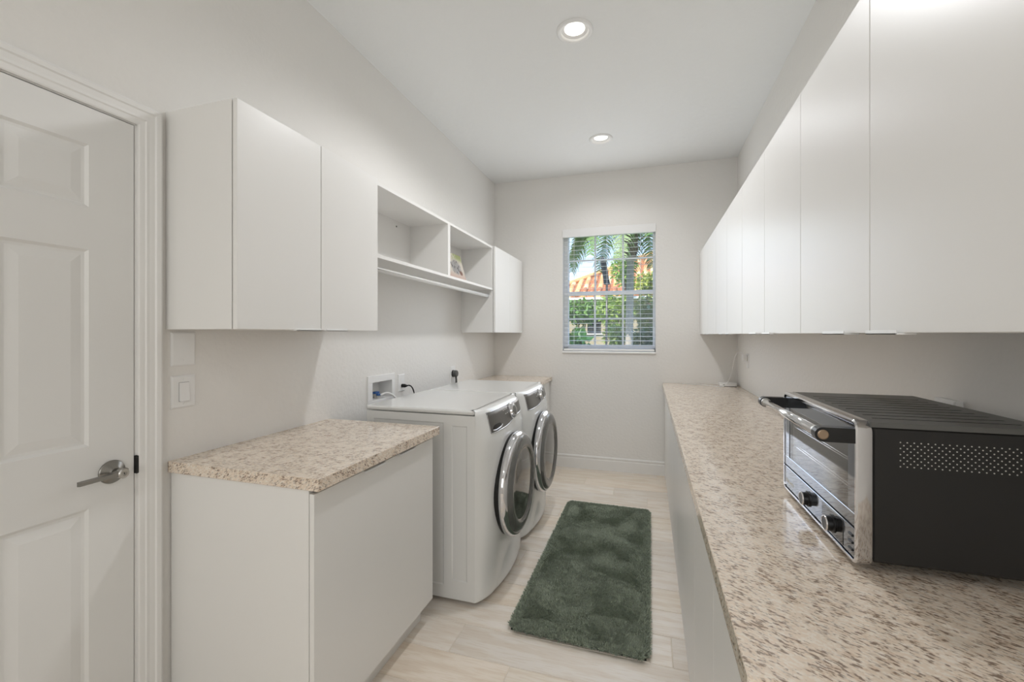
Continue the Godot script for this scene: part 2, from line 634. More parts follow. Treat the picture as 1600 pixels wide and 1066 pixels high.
# ------------------------------------------------------------------ window
func build_window() -> void:
	var w := struct("window_1", "white single-hung window with six lites in each sash")
	var d0 := DB + 0.055
	var x0 := -0.848
	var x1 := 0.068
	var y0 := 1.196
	var y1 := 2.452
	# frame
	part(w, "frame_jamb", dbox(x0, x0 + 0.042, y0, y1, d0 + 0.02, d0 + 0.10), M.vinyl)
	part(w, "frame_jamb", dbox(x1 - 0.022, x1, y0, y1, d0 + 0.02, d0 + 0.10), M.vinyl)
	part(w, "frame_head", dbox(x0, x1, y1 - 0.03, y1, d0 + 0.02, d0 + 0.10), M.vinyl)
	part(w, "frame_sill", dbox(x0, x1, y0, y0 + 0.035, d0 + 0.02, d0 + 0.10), M.vinyl)
	var ym := 1.797
	var names := ["lower_sash", "upper_sash"]
	var lites_y := [[y0 + 0.062, 1.531, ym - 0.022], [ym + 0.022, 2.145, y1 - 0.05]]
	var colx := [-0.802, -0.529, -0.247, 0.042]
	for s in 2:
		var dd := d0 + 0.032 + 0.03 * s
		var st := begin()
		var ylo: float = lites_y[s][0]
		var yhi: float = lites_y[s][2]
		add_dbox(st, x0 + 0.04, colx[0], ylo - 0.03, yhi + 0.03, dd, dd + 0.028)
		add_dbox(st, colx[3], x1 - 0.02, ylo - 0.03, yhi + 0.03, dd, dd + 0.028)
		add_dbox(st, colx[0], colx[3], ylo - 0.03, ylo, dd, dd + 0.028)
		add_dbox(st, colx[0], colx[3], yhi, yhi + 0.03, dd, dd + 0.028)
		var sash := part(w, names[s], finish(st), M.vinyl)
		for c in [1, 2]:
			part(sash, "muntin", dbox(colx[c] - 0.009, colx[c] + 0.009, ylo, yhi, dd + 0.005, dd + 0.022), M.vinyl)
		part(sash, "muntin", dbox(colx[0], colx[3], lites_y[s][1] - 0.009, lites_y[s][1] + 0.009, dd + 0.006, dd + 0.021), M.vinyl)
		for c in 3:
			for r in 2:
				part(sash, "pane", dbox(colx[c], colx[c + 1], lites_y[s][r], lites_y[s][r + 1], dd + 0.012, dd + 0.015, 0.0), M.glass)
	# sill board
	var t1 := struct("trim_1", "white window sill board")
	part(t1, "sill_board", dbox(x0 - 0.003, x1 + 0.003, 1.176, 1.197, DB - 0.018, DB + 0.075, 0.004), M.trim)
	# blind
	var b := thing("venetian_blind", "white horizontal slat blind lowered and open inside the window", "blind", Vector3(-0.39, 1.2, -DB))
	part(b, "valance", dbox(x0 - 0.002, x1 + 0.002, 2.372, 2.452, DB - 0.012, DB + 0.003, 0.002), M.blind)
	part(b, "head_rail", dbox(x0 + 0.005, x1 - 0.005, 2.402, 2.448, DB + 0.012, DB + 0.054, 0.002), M.blind)
	var y := 1.262
	while y < 2.39:
		var st := begin()
		var prev := []
		for i in 5:
			var q := -1.0 + 0.5 * i
			var dd := DB + 0.031 + q * 0.019
			var yy := y + 0.0007 * (1.0 - q * q) + 0.0019 * q
			prev.append(Vector2(dd, yy))
		for i in 4:
			for th in [0.0, -0.0016]:
				poly(st, [Vector3(x0 + 0.008, prev[i].y + th, -prev[i].x), Vector3(x1 - 0.008, prev[i].y + th, -prev[i].x), Vector3(x1 - 0.008, prev[i + 1].y + th, -prev[i + 1].x), Vector3(x0 + 0.008, prev[i + 1].y + th, -prev[i + 1].x)], Vector3.UP if th == 0.0 else Vector3.DOWN)
		for i in [0, 4]:
			poly(st, [Vector3(x0 + 0.008, prev[i].y, -prev[i].x), Vector3(x1 - 0.008, prev[i].y, -prev[i].x), Vector3(x1 - 0.008, prev[i].y - 0.0016, -prev[i].x), Vector3(x0 + 0.008, prev[i].y - 0.0016, -prev[i].x)], Vector3(0, 0, 1 if i == 0 else -1))
		part(b, "slat", finish(st), M.blind)
		y += 0.0445
	part(b, "bottom_rail", dbox(x0 + 0.008, x1 - 0.008, 1.202, 1.224, DB + 0.006, DB + 0.056, 0.003), M.blind)
	for cx in [-0.735, -0.400, -0.075]:
		var st := begin()
		for dd in [DB + 0.0075, DB + 0.0545]:
			tube(st, [Vector3(cx, 1.22, -dd), Vector3(cx, 2.41, -dd)], [0.0011], 5)
		part(b, "ladder_cord", finish(st), M.blind)
	# daylight that the window lets in
	var al := AreaLight3D.new()
	al.name = "daylight_fill"
	al.light_color = Color(0.975, 0.99, 1.0)
	al.light_energy = WINDOW_ENERGY
	al.area_size = Vector2(x1 - x0 - 0.02, 2.37 - 1.20)
	al.area_range = 12.0
	al.area_attenuation = 2.0
	al.shadow_enabled = true
	al.position = Vector3((x0 + x1) * 0.5, 1.785, -DB + 0.006)
	al.rotation.y = PI
	w.add_child(al)
	part(b, "tilt_wand", tube_mesh([Vector3(-0.752, 2.40, -DB - 0.003), Vector3(-0.755, 1.72, -DB - 0.003)], [0.0035], 8), M.glass)

# ------------------------------------------------------------------ door on the left
func build_door() -> void:
	var dr := struct("door_1", "white six-panel interior door with a lever handle")
	var z0 := 0.2270
	var z1 := 0.9885
	var y0 := 0.012
	var y1 := 2.050
	var xf := XL + 0.002
	var st := begin()
	var at := func(u: float, v: float, dep: float) -> Vector3: return Vector3(xf + dep, v, -u)
	var cols := [[0.347, 0.541], [0.675, 0.869]]
	var rows := [[1.751, 1.939], [1.034, 1.624], [0.20, 0.848]]
	var panels := []
	for c in cols:
		for r in rows:
			panels.append([c[0], c[1], r[0], r[1]])
	panel_face(st, at, [z0, z1, y0, y1], panels, [Vector2(0, 0), Vector2(0.008, -0.0065), Vector2(0.016, -0.0072), Vector2(0.042, -0.002)], Vector3.RIGHT)
	var q := [[z0, y0], [z1, y0], [z1, y1], [z0, y1]]
	for e in 4:
		var g := (e + 1) % 4
		var out := Vector3(0, (q[e][1] + q[g][1]) * 0.5 - 1.0, -((q[e][0] + q[g][0]) * 0.5 - 0.608))
		poly(st, [Vector3(xf, q[e][1], -q[e][0]), Vector3(xf, q[g][1], -q[g][0]), Vector3(xf - 0.035, q[g][1], -q[g][0]), Vector3(xf - 0.035, q[e][1], -q[e][0])], out)
	poly(st, [Vector3(xf - 0.035, y0, -z0), Vector3(xf - 0.035, y0, -z1), Vector3(xf - 0.035, y1, -z1), Vector3(xf - 0.035, y1, -z0)], Vector3.LEFT)
	part(dr, "door_slab", finish(st), M.door)
	var jm := begin()
	add_dbox(jm, XL - 0.14, XL, 0, 2.062, 0.992, 1.002, 0.001)
	add_dbox(jm, XL - 0.14, XL, 0, 2.062, 0.214, 0.2235, 0.001)
	add_dbox(jm, XL - 0.14, XL, 2.0535, 2.062, 0.214, 1.002, 0.001)
	add_dbox(jm, XL - 0.085, XL - 0.036, 0, 2.062, 0.978, 0.992, 0.001)
	add_dbox(jm, XL - 0.085, XL - 0.036, 0, 2.062, 0.2235, 0.238, 0.001)
	add_dbox(jm, XL - 0.085, XL - 0.036, 2.040, 2.0535, 0.22, 0.995, 0.001)
	part(dr, "door_jamb", finish(jm), M.trim)
	# handle
	var hz := 0.927
	var hy := 0.941
	var hx := xf
	var lev := part(dr, "lever_handle", lathe_mesh([Vector2(0.036, 0.0), Vector2(0.036, 0.003), Vector2(0.034, 0.006), Vector2(0.016, 0.017), Vector2(0.0125, 0.020), Vector2(0.0125, 0.050)], Vector3(hx, hy, -hz), Vector3.RIGHT, 40, false), M.nickel, "satin nickel lever handle")
	var ls := begin()
	ls.set_smooth_group(-1)
	var sec := []
	for k in 7:
		var t := k / 6.0
		var z := hz + 0.014 - t * 0.125
		var hh := lerpf(0.0135, 0.0065, smoothstep(0.0, 0.45, t))
		var xo := hx + 0.047 + 0.006 * t
		sec.append([Vector3(xo - 0.007, hy - hh, -z), Vector3(xo + 0.006, hy - hh * 0.8, -z), Vector3(xo + 0.007, hy + hh * 0.8, -z), Vector3(xo - 0.007, hy + hh, -z)])
	for k in 6:
		for i in 4:
			var j := (i + 1) % 4
			var mid: Vector3 = (sec[k][0] + sec[k][2]) * 0.5
			poly(ls, [sec[k][i], sec[k + 1][i], sec[k + 1][j], sec[k][j]], (sec[k][i] + sec[k][j]) * 0.5 - mid)
	poly(ls, sec[0], Vector3(0, 0, -1))
	poly(ls, sec[6], Vector3(0, 0, 1))
	part(lev, "lever", finish(ls), M.nickel)
	part(lev, "hub", lathe_mesh([Vector2(0.0150, 0.040), Vector2(0.0150, 0.056), Vector2(0.0125, 0.059), Vector2(0.007, 0.059), Vector2(0.0065, 0.057), Vector2(0.0, 0.058)], Vector3(hx, hy, -hz), Vector3.RIGHT, 28), M.steel)
	part(lev, "keyway", dbox(hx + 0.0585, hx + 0.0595, hy - 0.003, hy + 0.003, hz - 0.001, hz + 0.001, 0.0), M.dark)
	# casing: (distance from the opening, proud of the wall)
	var prof := [Vector2(0.0, 0.0), Vector2(0.0, 0.009), Vector2(0.004, 0.0115), Vector2(0.018, 0.0125), Vector2(0.022, 0.0155), Vector2(0.030, 0.0150), Vector2(0.046, 0.0165), Vector2(0.050, 0.0205), Vector2(0.062, 0.0215), Vector2(0.068, 0.019), Vector2(0.070, 0.015), Vector2(0.070, 0.0)]
	var zi := 0.9970
	var zl := 0.2190
	var yi := 2.0560
	var r := begin()
	var h := begin()
	var l := begin()
	for k in prof.size() - 1:
		var a: Vector2 = prof[k]
		var b: Vector2 = prof[k + 1]
		var out := Vector3(0.01 + b.x - a.x, 0, -(a.y - b.y))
		poly(r, [Vector3(XL + a.y, 0, -(zi + a.x)), Vector3(XL + b.y, 0, -(zi + b.x)), Vector3(XL + b.y, yi + b.x, -(zi + b.x)), Vector3(XL + a.y, yi + a.x, -(zi + a.x))], out)
		poly(l, [Vector3(XL + a.y, 0, -(zl - a.x)), Vector3(XL + b.y, 0, -(zl - b.x)), Vector3(XL + b.y, yi + b.x, -(zl - b.x)), Vector3(XL + a.y, yi + a.x, -(zl - a.x))], out)
		poly(h, [Vector3(XL + a.y, yi + a.x, -(zl - a.x)), Vector3(XL + b.y, yi + b.x, -(zl - b.x)), Vector3(XL + b.y, yi + b.x, -(zi + b.x)), Vector3(XL + a.y, yi + a.x, -(zi + a.x))], Vector3(0.01 + b.x - a.x, a.y - b.y, 0))
	var t2 := struct("trim_2", "moulded white casing round the door")
	part(t2, "side_casing", finish(r), M.trim)
	part(t2, "side_casing", finish(l), M.trim)
	part(t2, "head_casing", finish(h), M.trim)
	part(t2, "strike_plate", dbox(XL - 0.03, XL + 0.0105, 0.916, 0.974, 0.9905, 0.9995, 0.002), M.dark)

# ------------------------------------------------------------------ cabinets
# a front that faces +x (side = 1) or -x (side = -1), from depth a to b
func front_mesh(x: float, side: int, y0: float, y1: float, a: float, b: float, thick := 0.018) -> ArrayMesh:
	return dbox(x, x - side * thick, y0, y1, a, b, 0.0012)

func tab_pull(parent: Node3D, x: float, side: int, y: float, up: bool, a: float, b: float) -> void:
	var st := begin()
	# a thin folded tab hooked over the door edge
	var y2 := y + (0.003 if up else -0.003)
	add_dbox(st, x - side * 0.020, x + side * 0.013, y, y2, a, b, 0.0006)
	add_dbox(st, x + side * 0.011, x + side * 0.013, y2, y2 + (-0.009 if up else 0.009), a, b, 0.0006)
	part(parent, "pull", finish(st), M.pull)

func carcass(parent: Node3D, xw: float, xf: float, y0: float, y1: float, a: float, b: float, open := false) -> void:
	var t := 0.018
	part(parent, "side_panel", dbox(xw, xf, y0, y1, a, a + t, 0.0008), M.cab)
	part(parent, "side_panel", dbox(xw, xf, y0, y1, b - t, b, 0.0008), M.cab)
	part(parent, "top_panel", dbox(xw, xf, y1 - t, y1, a + t, b - t, 0.0008), M.cab)
	part(parent, "bottom_panel", dbox(xw, xf, y0, y0 + t, a + t, b - t, 0.0008), M.cab)
	if open:
		var s := signf(xf - xw)
		part(parent, "back_panel", dbox(xw, xw + s * 0.008, y0 + t, y1 - t, a + t, b - t, 0.0), M.cab)

func build_left_side() -> void:
	var yb := 1.387
	var yt := 2.143
	var xw := XL
	var g := 0.0015
	var c := thing("wall_cabinet", "white two-door wall cabinet beside the door casing, above the switch plates", "cabinet", Vector3(xw, yb, -1.09))
	carcass(c, xw, -1.3015, yb, yt, 1.0877, 1.866)
	var dd := [1.0877, 1.473, 1.866]
	for k in 2:
		var dm := part(c, "door", front_mesh(-1.280, 1, yb, yt, dd[k] + g, dd[k + 1] - g), M.cab)
		tab_pull(dm, -1.280, 1, yb, false, 1.33 if k == 0 else 1.49, 1.46 if k == 0 else 1.62)
	# open shelf units
	var sl := ["white open shelf unit with nothing inside, beside the two-door wall cabinet", "white open shelf unit that holds the small photo print"]
	var sd := [1.868, 2.722, 3.598]
	for k in 2:
		var s := thing("shelf_unit", sl[k], "shelf", Vector3(xw, 1.757, -sd[k]), "open shelf units above the laundry machines")
		carcass(s, xw, -1.302, 1.757, 2.141, sd[k] + 0.0005, sd[k + 1] - 0.0005, true)
		if k == 0:
			part(s, "screw", lathe_mesh([Vector2(0.006, 0.0), Vector2(0.006, 0.002), Vector2(0.0, 0.003)], Vector3(xw + 0.008, 2.085, -2.53), Vector3.RIGHT, 12), M.nickel)
	var rod := thing("hanging_rod", "white round hanging rod under the open shelf units", "rod", Vector3(-1.345, 1.708, -2.7))
	part(rod, "pole", tube_mesh([Vector3(-1.345, 1.708, -1.872), Vector3(-1.345, 1.708, -3.594)], [0.0135], 16), M.plastic)
	for z in [1.8665, 3.594]:
		part(rod, "end_socket", lathe_mesh([Vector2(0.021, 0.0), Vector2(0.021, 0.005), Vector2(0.0, 0.006)], Vector3(-1.345, 1.708, -z - (0.006 if z > 3 else 0.0)), Vector3(0, 0, 1 if z > 3 else -1), 20), M.plastic)
	var c2 := thing("wall_cabinet", "white narrow-fronted wall cabinet between the open shelves and the window wall", "cabinet", Vector3(xw, yb, -3.6))
	carcass(c2, xw, -1.3015, yb, yt, 3.6, 4.46)
	dd = [3.6, 4.03, 4.46]
	for k in 2:
		part(c2, "door", front_mesh(-1.280, 1, yb, yt, dd[k] + g, dd[k + 1] - g), M.cab)
	part(c2, "filler_strip", dbox(xw, -1.31, yb, yt, 4.4605, DB, 0.0005), M.cab)
	# base cabinet by the door
	var b := thing("base_cabinet", "white base cabinet with one wide front, between the door and the washer", "cabinet", Vector3(xw, 0, -1.1))
	part(b, "side_panel", dbox(xw + 0.004, -1.0055, 0.0, 0.887, 1.103, 1.121, 0.001), M.cab)
	part(b, "side_panel", dbox(xw + 0.004, -1.0055, 0.107, 0.887, 1.862, 1.880, 0.001), M.cab)
	part(b, "bottom_panel", dbox(xw + 0.004, -1.0055, 0.107, 0.125, 1.121, 1.862, 0.001), M.cab)
	part(b, "toe_kick", dbox(-1.058, -1.042, 0.0, 0.106, 1.121, 1.865, 0.001), M.cab)
	part(b, "leg", lathe_mesh([Vector2(0.012, 0.0), Vector2(0.012, 0.106)], Vector3(-1.075, 0, -1.872), Vector3.UP, 12), M.plastic)
	var fd := part(b, "door", front_mesh(-0.985, 1, 0.107, 0.8745, 1.1025, 1.879), M.cab)
	tab_pull(fd, -0.985, 1, 0.8745, true, 1.340, 1.468)
	tab_pull(fd, -0.985, 1, 0.8745, true, 1.574, 1.692)
	var w := thing("countertop", "speckled beige laminate countertop on the base cabinet beside the door", "countertop", Vector3(-1.28, 0.887, -1.5), "speckled laminate countertops")
	part(w, "worktop", dbox(xw, -0.9608, 0.8875, 0.927, 1.094, 1.9036, 0.002), M.granite_left)
	# the stretch behind the dryer
	var b2 := thing("base_cabinet", "white base cabinet behind the dryer, under the far left countertop", "cabinet", Vector3(xw, 0, -3.5))
	carcass(b2, xw + 0.004, -1.0055, 0.107, 0.8865, 3.485, 4.462)
	part(b2, "toe_kick", dbox(-1.06, -1.042, 0.0, 0.106, 3.49, 4.46, 0.001), M.cab)
	for k in 2:
		part(b2, "door", front_mesh(-0.985, 1, 0.107, 0.879, 3.487 + 0.488 * k, 3.972 + 0.488 * k), M.cab)
	var w2 := thing("countertop", "speckled beige laminate countertop beyond the dryer, in the far left corner", "countertop", Vector3(-1.28, 0.887, -4.0), "speckled laminate countertops")
	part(w2, "worktop", dbox(xw, -0.9608, 0.8875, 0.927, 3.465, DB - 0.0005, 0.002), M.granite_left)
	# photo print leaning in the second shelf unit
	var ph := thing("photo_print", "small unframed photo print leaning in the open shelf unit", "picture", Vector3(-1.335, 1.7755, -2.97))
	var px := begin()
	var lean := Vector3(-0.055, 0.19, 0).normalized()
	var nrm := Vector3(0.19, 0.055, 0).normalized()
	var p0 := Vector3(-1.335, 1.7756, -3.10)
	var p1 := Vector3(-1.335, 1.7756, -2.80)
	prism(px, [p0, p1, p1 + lean * 0.205, p0 + lean * 0.205], -nrm * 0.016)
	part(ph, "backing_board", finish(px), M.plastic)
	var pf := begin()
	poly(pf, [p0 + nrm * 0.0006, p1 + nrm * 0.0006, p1 + lean * 0.205 + nrm * 0.0006, p0 + lean * 0.205 + nrm * 0.0006], nrm, [Vector2(1, 1), Vector2(0, 1), Vector2(0, 0), Vector2(1, 0)])
	part(ph, "print", finish(pf), photo_material())

func photo_material() -> StandardMaterial3D:
	# an out-of-focus snapshot: pale ground, a grey furry shape with dark markings, green at the top, peach below
	var S := 128
	var im := Image.create(S, S, false, Image.FORMAT_RGB8)
	var n := FastNoiseLite.new()
	n.seed = 5
	n.frequency = 0.05
	for y in S:
		for x in S:
			var u := x / 127.0
			var v := y / 127.0
			var c := Color(0.80, 0.77, 0.72)
			c = c.lerp(Color(0.55, 0.58, 0.36), smoothstep(0.36, 0.08, v) * smoothstep(0.3, 0.8, u + n.get_noise_2d(x, y) * 0.3))
			c = c.lerp(Color(0.78, 0.68, 0.62), smoothstep(0.68, 0.92, v))
			var e := Vector2((u - 0.55) / 0.30, (v - 0.52) / 0.30).length()
			c = c.lerp(Color(0.60, 0.59, 0.58), smoothstep(1.05, 0.75, e + n.get_noise_2d(x * 2.0, y) * 0.3))
			c = c.lerp(Color(0.20, 0.18, 0.17), smoothstep(0.18, 0.42, n.get_noise_2d(x * 1.6 + 90, y * 0.7)) * smoothstep(1.2, 0.7, e))
			c = c.lerp(Color(0.45, 0.28, 0.20), smoothstep(0.12, 0.05, Vector2(u - 0.78, v - 0.72).length()))
			im.set_pixel(x, y, c)
	var m := mat(Color.WHITE, 0.45)
	m.albedo_texture = ImageTexture.create_from_image(im)
	return m

func build_right_side() -> void:
	var yb := 1.3725
	var yt := 2.143
	var xd := 0.4655
	var g := 0.0014
	var ds := [0.695, 1.609, 2.523, 3.438, 4.352]
	var ul := ["white wall cabinet on the right, nearest the camera, above the toaster oven", "white wall cabinet on the right, second from the camera", "white wall cabinet on the right, third from the camera", "white wall cabinet on the right, last one before the window wall"]
	var bl := ["white base cabinet on the right, nearest the camera", "white base cabinet on the right, second from the camera", "white base cabinet on the right, third from the camera", "white base cabinet on the right, in the corner by the window wall"]
	for k in 4:
		var a: float = ds[k]
		var b: float = ds[k + 1]
		var c := thing("wall_cabinet", ul[k], "cabinet", Vector3(XR, yb, -a), "wall cabinets along the right wall")
		carcass(c, XR, xd + 0.0215, yb, yt, a + 0.0005, b - 0.0005)
		var m := (a + b) * 0.5
		for s in 2:
			var d0 := a if s == 0 else m
			var dm := part(c, "door", front_mesh(xd, -1, yb, yt, d0 + g, d0 + 0.4572 - g), M.cab_gloss)
			if s == 0:
				tab_pull(dm, xd, -1, yb, false, m - 0.135, m - 0.012)
			else:
				tab_pull(dm, xd, -1, yb, false, m + 0.10, m + 0.235)
		var q := thing("base_cabinet", bl[k], "cabinet", Vector3(XR, 0, -a), "base cabinets along the right wall")
		carcass(q, XR - 0.004, 0.172, 0.05, 0.8605, a + 0.0005, b - 0.0005)
		part(q, "toe_kick", dbox(0.1755, 0.190, 0.0, 0.0495, a + 0.001, b - 0.001, 0.0005), M.cab)
		for s in 2:
			var d0 := a if s == 0 else m
			var dm := part(q, "door", front_mesh(0.1505, -1, 0.05, 0.852, d0 + g, d0 + 0.4572 - g), M.cab)
			tab_pull(dm, 0.1505, -1, 0.852, true, d0 + (0.31 if s == 0 else 0.02), d0 + (0.44 if s == 0 else 0.15))
	var f1 := thing("filler_panel", "narrow white filler panel between the last right wall cabinet and the window wall", "panel", Vector3(xd, yb, -4.36))
	part(f1, "board", dbox(xd, XR, yb, yt, 4.3525, DB - 0.0005, 0.0008), M.cab_gloss)
	var f2 := thing("filler_panel", "narrow white filler panel between the last right base cabinet and the window wall", "panel", Vector3(0.15, 0, -4.36))
	part(f2, "board", dbox(0.1505, XR, 0.0, 0.8605, 4.3525, DB - 0.016, 0.0008), M.cab)
	var w := thing("countertop", "long speckled beige laminate countertop along the right wall, under the toaster oven", "countertop", Vector3(0.45, 0.861, -2.5), "speckled laminate countertops")
	part(w, "worktop", dbox(0.1299, XR - 0.0003, 0.861, 0.9013, 0.668, DB - 0.0005, 0.002), M.granite)

# ------------------------------------------------------------------ washer and dryer
func fascia_x(d: float, y: float, d0: float, d1: float) -> float:
	var q := (d - d0) / (d1 - d0) * 2.0 - 1.0
	var b := 1.0 - q * q
	var bf := 1.0 - pow(absf(q), 6.0)
	var edge := clampf((1.0 - absf(q)) / 0.075, 0.0, 1.0)
	edge = sqrt(1.0 - (1.0 - edge) * (1.0 - edge))
	var F := 0.028 + 0.056 * bf - 0.012 * smoothstep(0.34, 0.14, y)
	var S := 0.022 + 0.020 * bf + 0.047 * b - 0.11 * (y - 0.02)
	var o := maxf(F, S)
	if y < 0.045:
		o -= 0.012 * pow((0.045 - y) / 0.02, 2.0)
	if y > 0.83:
		o -= (y - 0.83) * 0.25
	if y > 0.955:
		o -= 0.034 * (1.0 - sqrt(maxf(0.0, 1.0 - pow((y - 0.955) / 0.03, 2.0))))
	return -0.829 + o * edge

func laundry_machine(k: int) -> void:
	var washer := k == 0
	var d0 := 2.03 if washer else 2.742
	var d1 := d0 + 0.690
	var dm := (d0 + d1) * 0.5
	var xb := -1.463
	var xs := -0.829
	var t := thing("washing_machine" if washer else "tumble_dryer", "white front-loading washer with a drawer scoop in its grey panel, beside the base cabinet" if washer else "white front-loading dryer with a plain grey panel, between the washer and the window wall", "washer" if washer else "dryer", Vector3(-1.15, 0, -dm))
	# body: left side with pressed panels, plain elsewhere
	var st := begin()
	for sd in [d0, d1]:
		var dirn := 1.0 if sd == d0 else -1.0
		var at := func(u: float, v: float, dep: float) -> Vector3: return Vector3(u, v, -(sd - dirn * dep))
		panel_face(st, at, [xb, xs, 0.022, 0.958], [[-1.42, -1.002, 0.085, 0.918], [-0.958, -0.872, 0.115, 0.905]], [Vector2(0, 0), Vector2(0.006, -0.005), Vector2(0.010, -0.005)], Vector3(0, 0, dirn))
	poly(st, [Vector3(xb, 0.022, -d0), Vector3(xb, 0.958, -d0), Vector3(xb, 0.958, -d1), Vector3(xb, 0.022, -d1)], Vector3.LEFT)
	poly(st, [Vector3(xb, 0.022, -d0), Vector3(xs, 0.022, -d0), Vector3(xs, 0.022, -d1), Vector3(xb, 0.022, -d1)], Vector3.DOWN)
	poly(st, [Vector3(xb, 0.958, -d0), Vector3(xs, 0.958, -d0), Vector3(xs, 0.958, -d1), Vector3(xb, 0.958, -d1)], Vector3.UP)
	part(t, "cabinet_body", finish(st), M.enamel)
	# top
	part(t, "top_panel", dbox(xb - 0.003, xs - 0.004, 0.9615, 0.985, d0 - 0.001, d1 + 0.001, 0.007), M.enamel)
	# front: one curved sheet
	var fs := begin()
	fs.set_smooth_group(0)
	var ys := [0.022, 0.026, 0.032, 0.04, 0.05, 0.07, 0.09, 0.11, 0.13, 0.15, 0.17, 0.19, 0.21, 0.23, 0.25, 0.28, 0.34, 0.42, 0.5, 0.58, 0.66, 0.74, 0.80, 0.83, 0.86, 0.90, 0.93, 0.955, 0.963, 0.970, 0.976, 0.981, 0.984, 0.985]
	var N := 44
	var grid := []
	for j in ys.size():
		var row := []
		for i in N + 1:
			var q := -cos(PI * i / N)
			q = lerpf(q, -1.0 + 2.0 * i / N, 0.5)
			var d := lerpf(d0 - 0.0004, d1 + 0.0004, q * 0.5 + 0.5)
			row.append(Vector3(fascia_x(clampf(d, d0, d1), ys[j], d0, d1) - 0.0010, ys[j], -d))
		grid.append(row)
	for j in ys.size() - 1:
		for i in N:
			poly(fs, [grid[j][i], grid[j][i + 1], grid[j + 1][i + 1], grid[j + 1][i]], Vector3(1, 0.1, 0))
	for j in [0, ys.size() - 1]:
		fs.set_smooth_group(-1)
		for i in N:
			var a: Vector3 = grid[j][i]
			var b: Vector3 = grid[j][i + 1]
			poly(fs, [a, b, Vector3(xs - 0.016, b.y, b.z), Vector3(xs - 0.016, a.y, a.z)], Vector3(0, -1 if j == 0 else 1, 0))
	part(t, "front_panel", finish(fs), M.enamel)
	# console: a shell that follows the sloping top of the front
	var cs := begin()
	cs.set_smooth_group(0)
	var NU := 30
	var NV := 10
	var lo := func(u: float) -> float: return 0.862 + 0.030 * smoothstep(0.30, 0.85, u) + 0.055 * pow(maxf(0.0, (u - 0.86) / 0.14), 2.0)
	var hi := func(u: float) -> float: return 0.966
	var cg := []
	for j in NV + 1:
		var row := []
		for i in NU + 1:
			var u := float(i) / NU
			var d := lerpf(d0 + 0.068, d1 - 0.030, u)
			var v := float(j) / NV
			var y: float = lerpf(lo.call(u), hi.call(u), v)
			var rim := 0.0 if (i == 0 or i == NU or j == 0 or j == NV) else 0.004
			row.append(Vector3(fascia_x(d, y, d0, d1) + 0.0008 + rim, y, -d))
		cg.append(row)
	for j in NV:
		for i in NU:
			poly(cs, [cg[j][i], cg[j][i + 1], cg[j + 1][i + 1], cg[j + 1][i]], Vector3(1, 0.2, 0))
	var con := part(t, "control_panel", finish(cs), M.console, "glossy grey control panel")
	# chrome edge round the console
	var loop := []
	for i in NU + 1:
		loop.append(cg[0][i])
	for j in range(1, NV + 1):
		loop.append(cg[j][NU])
	for i in range(NU - 1, -1, -1):
		loop.append(cg[NV][i])
	for j in range(NV - 1, -1, -1):
		loop.append(cg[j][0])
	part(con, "console_rim", tube_mesh(loop, [0.0028], 6), M.chrome)
	# programme knob
	var kd := dm + 0.055
	var ky := 0.925
	var kx := fascia_x(kd, ky, d0, d1) + 0.004
	var kn := Vector3(1, 0.27, 0).normalized()
	var ko := Vector3(kx, ky, -kd)
	part(con, "knob", lathe_mesh([Vector2(0.047, 0.0), Vector2(0.047, 0.006), Vector2(0.041, 0.009), Vector2(0.039, 0.020), Vector2(0.036, 0.024), Vector2(0.029, 0.025), Vector2(0.027, 0.022), Vector2(0.0, 0.0225)], ko, kn, 40), M.chrome)
	part(con, "knob_face", lathe_mesh([Vector2(0.0275, 0.0235), Vector2(0.024, 0.0262), Vector2(0.0, 0.0268)], ko, kn, 32), M.console)
	for i in 5:
		var md := kd - 0.085 - 0.028 * (i % 3)
		var my := 0.948 - 0.022 * (i / 3)
		var mk := begin()
		var p := Vector3(fascia_x(md, my, d0, d1) + 0.0052, my, -md)
		prism(mk, [p + Vector3(0.0006, -0.002, 0), p + Vector3(0.0006, -0.002, -0.016), p + Vector3(0, 0.002, -0.016), p + Vector3(0, 0.002, 0)], kn * 0.0006)
		part(con, "indicator", finish(mk), M.plastic)
	if washer:
		# drawer pull: a dark scoop with a bright lip at the near end of the console
		var sc := begin()
		sc.set_smooth_group(0)
		var ox := []
		for i in 21:
			var u := i / 20.0
			var d := lerpf(d0 + 0.082, d0 + 0.205, u)
			var ytop := 0.900 - 0.018 * pow(absf(u * 2.0 - 1.0), 4.0)
			var ybot := 0.872 + 0.006 * pow(absf(u * 2.0 - 1.0), 4.0) + 0.008 * u
			ox.append([Vector3(fascia_x(d, ytop, d0, d1) + 0.0056, ytop, -d), Vector3(fascia_x(d, ybot, d0, d1) + 0.0056, ybot, -d)])
		for i in 20:
			poly(sc, [ox[i][0], ox[i + 1][0], ox[i + 1][1], ox[i][1]], Vector3.RIGHT)
		part(con, "drawer_pull", finish(sc), M.black)
		var lp := []
		for i in 21:
			lp.append(ox[i][1] + Vector3(0.0008, -0.001, 0))
		part(con, "pull_lip", tube_mesh(lp, [0.0035], 6), M.chrome)
	# door
	var dy := 0.527
	var fx := fascia_x(dm, dy, d0, d1)
	var o := Vector3(fx, dy, -dm - 0.012)
	var bez := part(t, "door", lathe_mesh([Vector2(0.276, -0.030), Vector2(0.280, 0.006), Vector2(0.283, 0.014), Vector2(0.270, 0.016)], o, Vector3.RIGHT, 72), M.black, "round glass porthole door")
	part(bez, "chrome_ring", lathe_mesh([Vector2(0.282, 0.013), Vector2(0.2875, 0.018), Vector2(0.2885, 0.028), Vector2(0.286, 0.040), Vector2(0.279, 0.051), Vector2(0.271, 0.057), Vector2(0.266, 0.057)], o, Vector3.RIGHT, 72, true), M.chrome)
